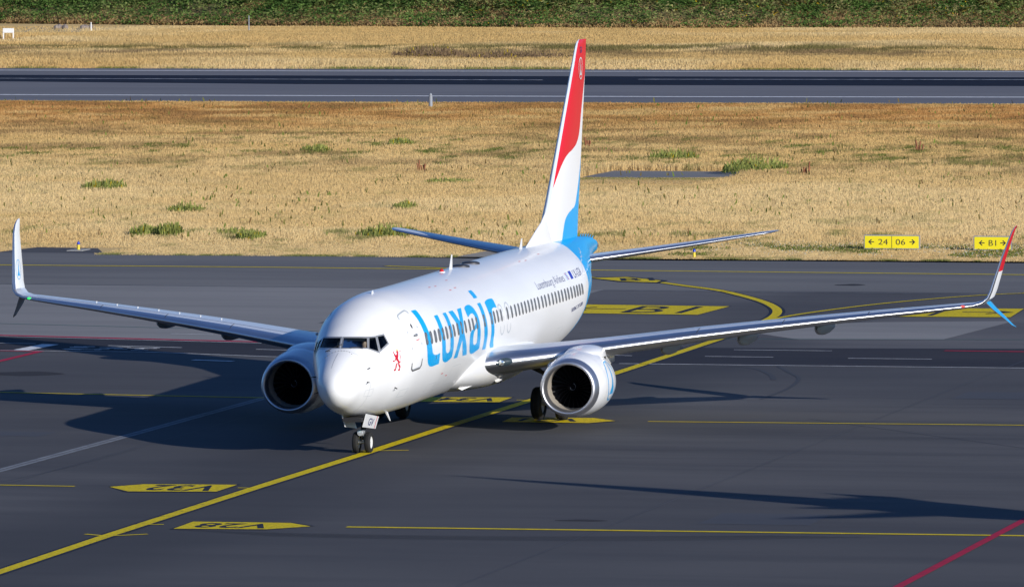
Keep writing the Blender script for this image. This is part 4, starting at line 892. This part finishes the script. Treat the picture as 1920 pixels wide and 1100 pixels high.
# stains and repair patches on the apron
def blob(x,y,a,b,z,m,name='oil_stain'):
    n=18; ph=rr.random()*6; sheet(name,[(x+a*math.cos(2*PI*k/n)*(1+.22*math.sin(3*2*PI*k/n+ph)),y+b*math.sin(2*PI*k/n)*(1+.2*math.cos(2*2*PI*k/n+ph))) for k in range(n)],z,m)
for i,(x,y,a,b) in enumerate(((-20.5,-12.6,.30,.75),(38.5,22,1.1,1.5),(33,-24,.3,.5),(100,2,.6,.6))): blob(x,y,a,b,.0055+.0002*i,M_oil)
M_patch=asphalt('repair_asphalt',(.036,.038,.048),(.05,.051,.06),(.03,.032,.042))
for i,(x0_,y0_,x1_,y1_) in enumerate(((-21,-19.5,-17.2,-16.2),(8.5,12.4,10.6,17.5),(31,-19,34.5,-14.6),(70,14,74,18.5))): sheet('asphalt_patch',[(x0_,y0_),(x1_,y0_),(x1_,y1_),(x0_,y1_)],.0048+.0001*i,M_patch)

# ------------------------------------------------------------------ value noise
def vnoise(x,y,s,seed):
    g=np.random.default_rng(seed).random((256,256)); x=x/s;y=y/s; xi=np.floor(x).astype(int);yi=np.floor(y).astype(int);fx=x-xi;fy=y-yi
    fx=fx*fx*(3-2*fx);fy=fy*fy*(3-2*fy); a=g[xi%256,yi%256];b=g[(xi+1)%256,yi%256];c=g[xi%256,(yi+1)%256];d=g[(xi+1)%256,(yi+1)%256]
    return (a*(1-fx)+b*fx)*(1-fy)+(c*(1-fx)+d*fx)*fy
def fbm(x,y,s,seed): return .5*vnoise(x,y,s,seed)+.3*vnoise(x,y,s/2.3,seed+1)+.2*vnoise(x,y,s/5.1,seed+2)
M_grass=bpy.data.materials.new('grass_blades'); M_grass.use_nodes=True; b_=M_grass.node_tree.nodes['Principled BSDF']; b_.inputs['Roughness'].default_value=.9; b_.inputs['Specular IOR Level'].default_value=.05
at=N(M_grass,'ShaderNodeAttribute',attribute_name='tint'); L(M_grass,at.outputs['Color'],b_.inputs['Base Color'])
gn=N(M_grass,'ShaderNodeNewGeometry'); cv_=N(M_grass,'ShaderNodeVectorMath',operation='SCALE'); cv_.inputs['Scale'].default_value=.8; L(M_grass,gn.outputs['Normal'],cv_.inputs[0])
av=N(M_grass,'ShaderNodeVectorMath',operation='ADD'); L(M_grass,cv_.outputs[0],av.inputs[0]); av.inputs[1].default_value=(0,0,.5)
nv=N(M_grass,'ShaderNodeVectorMath',operation='NORMALIZE'); L(M_grass,av.outputs[0],nv.inputs[0]); L(M_grass,nv.outputs[0],b_.inputs['Normal'])
tl=N(M_grass,'ShaderNodeBsdfTranslucent'); L(M_grass,at.outputs['Color'],tl.inputs['Color']); ms=N(M_grass,'ShaderNodeMixShader'); ms.inputs[0].default_value=.45
L(M_grass,b_.outputs[0],ms.inputs[1]); L(M_grass,tl.outputs[0],ms.inputs[2]); L(M_grass,ms.outputs[0],M_grass.node_tree.nodes['Material Output'].inputs[0])
def blades(name,x,y,z0,h,wd,lean,colr,kind='stuff',az=None):
    """one triangle-tipped quad per blade"""
    n=len(x); 
    a=rng.normal(PI/2,.5,n) if az is None else az; wx=np.cos(a)*wd/2; wy=np.sin(a)*wd/2
    la=rng.uniform(0,2*PI,n); lx=np.cos(la)*lean; ly=np.sin(la)*lean
    co=np.empty((n,4,3),np.float32)
    co[:,0]=np.stack([x-wx,y-wy,z0],1); co[:,1]=np.stack([x+wx,y+wy,z0],1)
    co[:,2]=np.stack([x+wx*.5+lx,y+wy*.5+ly,z0+h],1); co[:,3]=np.stack([x-wx*.5+lx,y-wy*.5+ly,z0+h],1)
    me=bpy.data.meshes.new(name); me.vertices.add(4*n); me.vertices.foreach_set('co',co.ravel()); me.loops.add(4*n); me.loops.foreach_set('vertex_index',np.arange(4*n,dtype=np.int32))
    me.polygons.add(n); me.polygons.foreach_set('loop_start',np.arange(0,4*n,4,dtype=np.int32)); me.polygons.foreach_set('loop_total',np.full(n,4,np.int32)); me.update(calc_edges=True)
    at=me.color_attributes.new('tint','FLOAT_COLOR','POINT'); c4=np.ones((n,4,4),np.float32); c4[:,:,:3]=colr[:,None,:]
    at.data.foreach_set('color',c4.ravel())
    o=link(name,me,None,[M_grass]); o['kind']=kind; return o
STRAW=np.array([.70,.48,.195]); PALE=np.array([.80,.60,.295]); RUST=np.array([.52,.24,.07]); GREEN=np.array([.12,.17,.03]); OLIVE=np.array([.20,.17,.06]); BROWN=np.array([.19,.115,.05])
def mixc(a,b,t): return a*(1-t[:,None])+b*t[:,None]
def ss(a,b,x): t=np.clip((x-a)/(b-a),0,1); return t*t*(3-2*t)
def field(n,x0,x1,yl,yr,seed,power=1.0):
    u=rng.random(n); x=x0+(x1-x0)*u**power; a=yr(x);b=yl(x); y=a+(b-a)*rng.random(n); return x,y
yl=lambda x:47+(x-121)*.298+22; yr=lambda x:-3+(x-119)*.166-24
def in_path(x,y): return (x>204.4)&(x<213.4)&(y>28.3+(x-205)*.1)&(y<37.3)
# near verge and meadow
x,y=field(1450000,119.6,322,yl,yr,1,1.25)
keep=~in_path(x,y)&~((x<126)&(y>42.2)&(y<47.4))&~((x<125.2)&(y>22.2)&(y<24.6)); x,y=x[keep],y[keep]
n=len(x); g1=fbm(x,y,22,5); g2=fbm(x,y*1.0,6,9); g3=fbm(x,y,60,14); pt_=fbm(x,y*2.2,3.2,21)
colr=mixc(np.tile(STRAW,(n,1)),np.tile(PALE,(n,1)),np.clip(ss(.30,.65,g1)+.45,0,1)*ss(240,185,x)+.3*ss(.4,.65,g1)*ss(290,240,x)*ss(185,240,x))
colr=mixc(colr,np.tile(RUST,(n,1)),.9*ss(240,300,x)*ss(.15,.6,g2)*ss(322,316,x))
colr=mixc(colr,np.tile(BROWN*1.4,(n,1)),.6*ss(.46,.68,g2)*ss(175,235,x))
colr=mixc(colr,np.tile(OLIVE,(n,1)),.8*ss(.44,.62,g3*.4+pt_*.6)*(.14+.65*np.exp(-((x-232)/26)**2)))
colr=mixc(colr,np.tile(GREEN,(n,1)),.8*ss(.60,.74,pt_)*(.25+.9*np.exp(-((x-236)/18)**2)+.6*np.exp(-((x-137)/9)**2)+.5*np.exp(-((x-319)/2.5)**2)))
colr=mixc(colr,np.tile(GREEN*1.1,(n,1)),.75*ss(.45,.6,pt_)*ss(121.6,119.8,x))
colr=mixc(colr,np.tile(GREEN*1.3,(n,1)),.7*np.exp(-((x-203)/1.6)**2)*((y>28)&(y<37.2)))
colr*=rng.uniform(.92,1.08,n)[:,None]
h=(.36+.14*rng.random(n))*(.6+.5*g1)*(.22+.78*ss(128.5,138,x))*(.45+.55*ss(321,312,x)); h*=np.where(rng.random(n)<.02,1.25,1)
wd=rng.uniform(.018,.042,n)*(1+.7*ss(150,300,x)); h*=np.where((x>186)&(x<204.6)&(y>28)&(y<37.3),1-.85*ss(186,198,x),1)
blades('meadow_grass',x,y,np.full(n,-.02),h,wd,.16*rng.random(n),colr)
# dark seed heads and weeds through the meadow
x,y=field(5000,132,320,yl,yr,2,1.1); g=fbm(x,y*1.6,9,33); k=(g>.47)&~in_path(x,y); x,y=x[k],y[k]; n=len(x)
colr=mixc(np.tile(BROWN*1.1,(n,1)),np.tile(GREEN*1.5,(n,1)),rng.random(n)); 
blades('meadow_weeds',x,y,rng.uniform(.05,.35,n),rng.uniform(.12,.3,n),rng.uniform(.05,.14,n),.12*rng.random(n),colr)
# strip beyond the runway
yl2=lambda x:130+(x-401)*.31+22; yr2=lambda x:44+(x-401)*.16-22
x,y=field(750000,400.5,531,yl2,yr2,3,1.0); lim=527+np.clip((y-110)/60,0,1)*18; 
k=(x<lim)&~((x>502)&(x<531)&(y>154)&(rng.random(len(x))<.8)); x,y=x[k],y[k]; n=len(x); g1=fbm(x,y,25,41); g2=fbm(x,y*1.0,9,45); pt_=fbm(x,y*1.8,6,49)
colr=mixc(np.tile(STRAW*1.0,(n,1)),np.tile(PALE,(n,1)),ss(.35,.65,g1))
colr=mixc(colr,np.tile(np.array([.20,.13,.075]),(n,1)),.8*ss(.45,.60,g2)*np.exp(-((x-436)/16)**2))
colr=mixc(colr,np.tile(OLIVE*.95,(n,1)),.9*ss(.34,.52,pt_)*(.12+np.exp(-((x-446)/9)**2)))
colr=mixc(colr,np.tile(GREEN,(n,1)),.8*ss(.35,.55,pt_)*ss(402.6,401,x))
colr*=rng.uniform(.92,1.08,n)[:,None]
h=(.4+.4*rng.random(n))*(.5+.7*g1)*(.3+.7*ss(401,407,x))*(.35+.65*ss(505,490,x))*np.where((x>466)&(x<484.5)&(y>149)&(y<160),.3,1); wd=rng.uniform(.035,.075,n)
blades('far_grass',x,y,np.full(n,-.02),h,wd,.2*rng.random(n),colr)
# clover and daisies round the signs: white specks
x=rng.uniform(121,136,1500); y=rng.uniform(-6,14,1500); k=fbm(x,y,3,61)>.5; x,y=x[k],y[k]; n=len(x)
blades('white_flowers',x,y,rng.uniform(.10,.2,n),np.full(n,.035),np.full(n,.04),np.zeros(n),np.tile(np.array([.55,.56,.48]),(n,1))*rng.uniform(.7,1.1,n)[:,None])
x=rng.uniform(122,136,14000); y=rng.uniform(-8,15,14000); k=(fbm(x,y,4,66)>.5); x,y=x[k],y[k]; n=len(x)
blades('green_verge',x,y,np.full(n,-.02),rng.uniform(.06,.16,n),rng.uniform(.05,.10,n),.12*rng.random(n),mixc(np.tile(GREEN*1.25,(n,1)),np.tile(OLIVE,(n,1)),rng.random(n)))

# distinct weed bushes standing in the meadow
def bush(x,y,wx,wy,h,tall,label,hue=0):
    if not hue: wx*=.78; h*=.9
    n=int(460*max(wx,1)); a=rng.uniform(0,2*PI,n); r=np.sqrt(rng.random(n)); bx_=x+np.cos(a)*r*wy; by_=y+np.sin(a)*r*wx
    cl=fbm(bx_,by_,.9,int(x)%50+70); top=h*(1-.55*r**2)*(.55+.9*cl)
    z=rng.random(n)*top*.85
    c=mixc(np.tile(np.array([.17,.21,.05]),(n,1)),np.tile(np.array([.42,.42,.12]),(n,1)),np.clip(z/h+rng.normal(0,.2,n),0,1))
    if hue: c=mixc(c,np.tile(np.array([.25,.15,.10]),(n,1)),np.full(n,.85))
    fl=rng.random(n)<.05; c[fl]=np.array([.50,.36,.02]); c*=rng.uniform(.7,1.25,n)[:,None]
    o=blades('weed_bush',bx_,by_,z,rng.uniform(.12,.34,n)*tall,rng.uniform(.04,.11,n),.12*rng.random(n),c,None)
    del o['kind']; tag(o,label,'bush','green weed bushes in the dry meadow')
B_=[(182,59.3,1.5,2,.8,1,'wide leafy green bush in the far left of the straw meadow'),
(157.5,48,1.25,1.6,.62,.9,'low green tuft in the meadow with a darker spindly plant behind, left half'),
(135.2,44.0,.9,1.1,.62,1,'dense green bush on the verge right of the blue and yellow edge marker'),
(135.0,42.7,.8,1.0,.75,1.4,'spindly tall green weed touching the dense verge bush'),
(133.5,38.1,.9,1.2,.5,.9,'round green weed with yellow tips on the verge, left meadow'),
(136.2,39.7,1.0,1.2,.4,.8,'low straggly green weeds between two verge bushes'),
(162,37.3,.8,1.3,.55,.9,'small isolated green bush above the far tailplane tip'),
(135.8,31.8,2.0,1.5,.6,.9,'long green weed patch behind the tip of the shaded tailplane'),
(192.4,42.2,1.8,1.5,.35,.8,'faint low green patch in the mid meadow left of the tail fin'),
(211,28.4,2.4,3.0,1.05,.9,'large dark green bush at the right end of the old asphalt path'),
(224.5,36.1,1.9,1.8,.8,1,'yellow-green bush behind the old asphalt path right of the tail fin'),
(242,57.2,1.1,1.2,.8,.8,'grey-green bush in the upper meadow left of the tail fin'),
(232,60.0,1.3,1.2,.75,.8,'dark green bush just below the grey-green one in the upper meadow')]
for b in B_: bush(*b)
bush(425,99.5,3.2,3,1.2,1,'mauve-brown heather clump beyond the runway, left of the tail fin top',1)
bush(421,91,5.0,3,.9,1,'wide mauve-brown heather mound beyond the runway close to the tail fin top',1)
# brown dock stalks
DL=['rust-brown dock stalks in the upper meadow just left of the tail fin','rust-brown dock stalks left of the dark bush beside the old path','rust-brown dock stalks in the upper meadow above the dark path-end bush','rust-brown dock stalks just right of the dark bush at the path end','rust-brown dock stalks farthest right in the upper meadow']
for i,(x,y) in enumerate(((241,45),(206,47),(237,23.5),(205,24.3),(230,5))):
    mb=MB()
    for k in range(6):
        px0=x+rr.uniform(-.15,.15);py0=y+rr.uniform(-.2,.2); mb.tube([(px0,py0,0),(px0+rr.uniform(-.1,.1),py0+rr.uniform(-.15,.15),.5+rr.random()*.45)],[.02,.05],5)
    o=mb.build('dock_plant',None,[mat('dock_brown',(.22,.085,.04),.9)]); tag(o,DL[i],'weed','rust-brown dock plants in the meadow')

# ------------------------------------------------------------------ hill behind the runway
def hillx(y): return 527.5+np.clip((y-115)/60,0,1.2)*18
ys=np.linspace(-600,900,151); prof=[(0,-.02),(3,.7),(9,3.6),(18,9),(30,16),(60,24),(400,26)]
vs=[];n=len(prof)
for yy in ys:
    for a,b in prof: vs.append((float(hillx(yy))+a,yy,b+(0 if a==0 else .6*math.sin(yy*.11+a)+.4*math.sin(yy*.31))))
o=mesh('hill',vs,[(i*n+k,i*n+k+1,(i+1)*n+k+1,(i+1)*n+k) for i in range(150) for k in range(n-1)],None,[noisy('hill_soil',(.10,.09,.035),(.17,.12,.05),.3,.95)],True); o['kind']='structure'
n=400000; y=rng.uniform(28,206,n); t=rng.random(n)*11; x=hillx(y)+t; zb=np.interp(t,[p[0] for p in prof],[p[1] for p in prof])
g1=fbm(x*3.0,y,7,81); g2=fbm(x*2.6,y,2.8,85); g3=fbm(x*2,y*1.2,1.1,91); west=ss(95,150,y)
dry=np.clip(ss(6.8,2.6,t+(g1-.5)*9)*1.0+.85*ss(.55,.66,g1+.35*(g3-.5)),0,1)
c=mixc(np.tile(np.array([.065,.13,.03]),(n,1)),np.tile(np.array([.16,.24,.06]),(n,1)),ss(.3,.7,.5*g3+.5*g2))
c=mixc(c,np.tile(np.array([.31,.225,.115]),(n,1)),.6*ss(.50,.62,g2)*(1-.5*west))
isdry=rng.random(n)<dry*(.7+.3*g2)
c[isdry]=mixc(np.tile(np.array([.44,.31,.14]),(n,1)),np.tile(np.array([.30,.20,.10]),(n,1)),rng.random(n))[isdry]
fl=(rng.random(n)<.03)&(g1<.54)&(y<135)&~isdry; c[fl]=np.array([.62,.40,.02]); c*=(rng.uniform(.8,1.2,n)*(.85+.75*g1))[:,None]
hh=np.where(isdry,rng.uniform(.2,.5,n),rng.uniform(.06,.17,n)); zz=zb+np.where(isdry,0,rng.random(n)*(.2+1.5*g2*g2*2)); wdt=np.where(isdry,rng.uniform(.06,.14,n),rng.uniform(.12,.30,n)); wdt=np.where(fl,.14,wdt)
blades('hillside_scrub',x-np.where(isdry,0,rng.random(n)*.9),y,zz,hh,wdt,.5*rng.random(n),c,az=rng.uniform(0,2*PI,n))

# ------------------------------------------------------------------ airfield furniture
M_signy=mat('sign_yellow',(.72,.62,.01),.5); M_alu=mat('sign_aluminium',(.42,.43,.45),.4,.6)
def arrow(mb,cy,cz,s,x,dirn):   # in the YZ plane; dirn +1 points to +Y (left in view)
    t=.022; mb.add([(x,cy-s,cz-t),(x,cy+s,cz-t),(x,cy+s,cz+t),(x,cy-s,cz+t)],[(0,1,2,3)])
    tip=cy+dirn*s
    for sg in (-1,1): mb.add([(x-.001,tip+dirn*.03,cz),(x-.001,tip-dirn*.11,cz+sg*.13),(x-.001,tip-dirn*.15,cz+sg*.10),(x-.001,tip-dirn*.045,cz)],[(0,1,2,3)])
def twtext(txt,yc,zc,h,wid,x,parent):
    pts,tr=text_tris(txt,0); vs=[(x,yc+wid/2-p.x*wid,zc-h/2+p.y*h) for p in pts]; mesh('sign_text',vs,[tuple(t) for t in tr],parent,[M_black])
def taxi_sign(x,yL,yR,label,parts):
    t=empty('taxiway_sign',(x,(yL+yR)/2,0)); tag(t,label,'sign','yellow taxiway signs'); W_=yL-yR; yc=(yL+yR)/2; z0,z1=.06,.72
    mb=MB(); mb.box((x+.1,yc,(z0+z1)/2),(.2,W_,z1-z0)); mb.build('sign_case',t,[M_alu])
    mb=MB(); mb.box((x-.006,yc,(z0+z1)/2),(.012,W_-.09,z1-z0-.08)); p=mb.build('sign_face',t,[M_signy])
    for k in parts:
        if k[0]=='t': twtext(k[1],yc+k[2],.40,.27,k[3],x-.016,p)
        elif k[0]=='a': mb=MB(); arrow(mb,yc+k[1],.40,.125,x-.016,k[2]); mb.build('sign_arrow',p,[M_black])
        else: mb=MB(); mb.add([(x-.016,yc-.012,z0+.04),(x-.016,yc+.012,z0+.04),(x-.016,yc+.012,z1-.04),(x-.016,yc-.012,z1-.04)],[(0,1,2,3)]); mb.build('sign_divider',p,[M_black])
    for yy in (yL-.25,yR+.25): mb=MB(); mb.tube([(x+.1,yy,0),(x+.1,yy,.1)],.03,8); mb.build('sign_foot',t,[M_alu])
taxi_sign(128.7,6.72,4.03,'long yellow sign reading 24 and 06 with outward arrows',[('t','24',.42,.46),('t','06',-.42,.46),('a',.98,1),('a',-.98,-1),('d',)])
taxi_sign(128.4,1.39,-.43,'short yellow sign reading B1 with two arrows behind the red winglet',[('t','B1',0,.36),('a',.5,1),('a',-.5,-1)])
def edge_marker(x,y,label,slab):
    t=empty('edge_marker',(x,y,0)); tag(t,label,'marker','yellow and blue edge markers')
    mb=MB(); mb.rev([(0,.09),(.05,.075),(.25,.065),(.27,.05)],(x,y,0),'Z',16,0,None,True); mb.build('marker_post',t,[mat('marker_yellow',(.6,.45,.02),.5)],True)
    mb=MB(); mb.rev([(.27,.07),(.30,.075),(.38,.06),(.42,.02)],(x,y,0),'Z',16,0,None,True); mb.build('marker_lens',t,[mat('marker_blue',(.02,.05,.4),.15)],True)
    if slab: mb=MB(); mb.box((x,y,.01),(1.5,.75,.03)); mb.build('marker_slab',t,[mat('slab_concrete',(.30,.30,.29),.9)])
edge_marker(123.6,44.05,'yellow edge marker with blue top on a dark pad beside the far wing tip',True)
edge_marker(121.0,13.36,'yellow edge marker with blue top in the grass below the sunlit tailplane',False)
def post(name,x,y,h,r,m,label,cat,extra=None):
    mb=MB(); mb.tube([(x,y,0),(x,y,h)],[r,r*.85],10); mb.box((x,y,.02),(r*5,r*5,.05)); o=mb.build(name,None,[m]); tag(o,label,cat)
M_gal=mat('galvanised_steel',(.22,.24,.27),.6)
t=empty('runway_light_mast',(307.5,71.0,0)); tag(t,'grey pole with small head standing at the near edge of the runway','mast')
mb=MB(); mb.tube([(307.5,71,0),(307.5,71,1.05)],[.15,.13],12); mb.build('pole',t,[M_gal]); mb=MB(); mb.rev([(1.05,.10),(1.10,.12),(1.2,.09),(1.24,.03)],(307.5,71,0),'Z',14); mb.build('lamp_head',t,[M_gal],True)
post('marker_pole',516.5,155.4,.85,.06,mat('white_post',(.7,.7,.68),.5),'thin white pole on the left beyond the runway near the gravel path','pole')
post('marker_pole',515,139.1,1.55,.06,M_gal,'thin grey pole in front of the green hill, right of the gravel path','pole')
t=empty('equipment_frame',(483.4,154,0)); tag(t,'white panel on two legs at the far left beyond the runway','frame')
mb=MB(); mb.box((483.4,154.0,.92),(.1,1.02,.42)); mb.build('panel',t,[mat('panel_white',(.75,.76,.76),.5)])
for yy in (153.52,154.48): mb=MB(); mb.box((483.42,yy,.56),(.12,.09,1.14)); mb.build('leg',t,[mat('panel_white',(.75,.76,.76),.5)])
mb=MB()
for k in range(14): 
    a=rr.random()*2*PI; mb.rev([(-.25,.02),(-.1,.3),(.15,.28),(.3,.05)],(524+rr.uniform(-1.5,1.5),159.5+rr.uniform(-1.8,1.8),.15),'Z',8)
o=mb.build('rubble_heap',None,[noisy('rubble',(.16,.12,.10),(.25,.21,.18),2,.95)]); tag(o,'low brown heap of rubble on the gravel beyond the runway','rubble')

# made-up mast outside the frame, added and shaped to throw the long pointed shadow
MH=22.0; bx_,by_=-75.22+(36-MH)*3.21*math.cos(R(SUN_AZ)),-96.31+(36-MH)*3.21*math.sin(R(SUN_AZ)); az=R(SUN_AZ); pe=Vector((math.sin(az),-math.cos(az),0))
mast=empty('shadow_caster',(bx_+pe.x*3.15,by_+pe.y*3.15,0)); tag(mast,'unseen made-up grey mast with a slanting spike and side arms, added to throw a shadow over the apron','mast')
def mp3(w_,z_): return Vector((bx_,by_,0))+pe*w_+Vector((0,0,max(z_-36+MH,0)))
for nm,pts_,rs_ in (('pole',[(3.15,0),(3.15,28.7)],[1.3,1.22]),('head',[(3.15,28.7),(2.9,29.6),(2.5,30.8)],[1.22,1.7,1.25]),('spike',[(2.2,30.4),(1.05,33.4),(0,36)],[1.15,.52,.02]),('side_arm',[(2.2,29.45),(-.7,29.68),(-3.07,30.0)],[.40,.20,.02]),('side_arm',[(1.9,30.2),(-.13,30.79)],[.40,.02]),('side_arm',[(3.5,30.2),(4.45,31.2),(4.15,31.85)],[.8,.45,.03])):
    mb=MB(); mb.tube([mp3(*p_) for p_ in pts_],rs_,20); mb.build(nm,mast,[M_gal],True)
print('objects',len(bpy.data.objects))
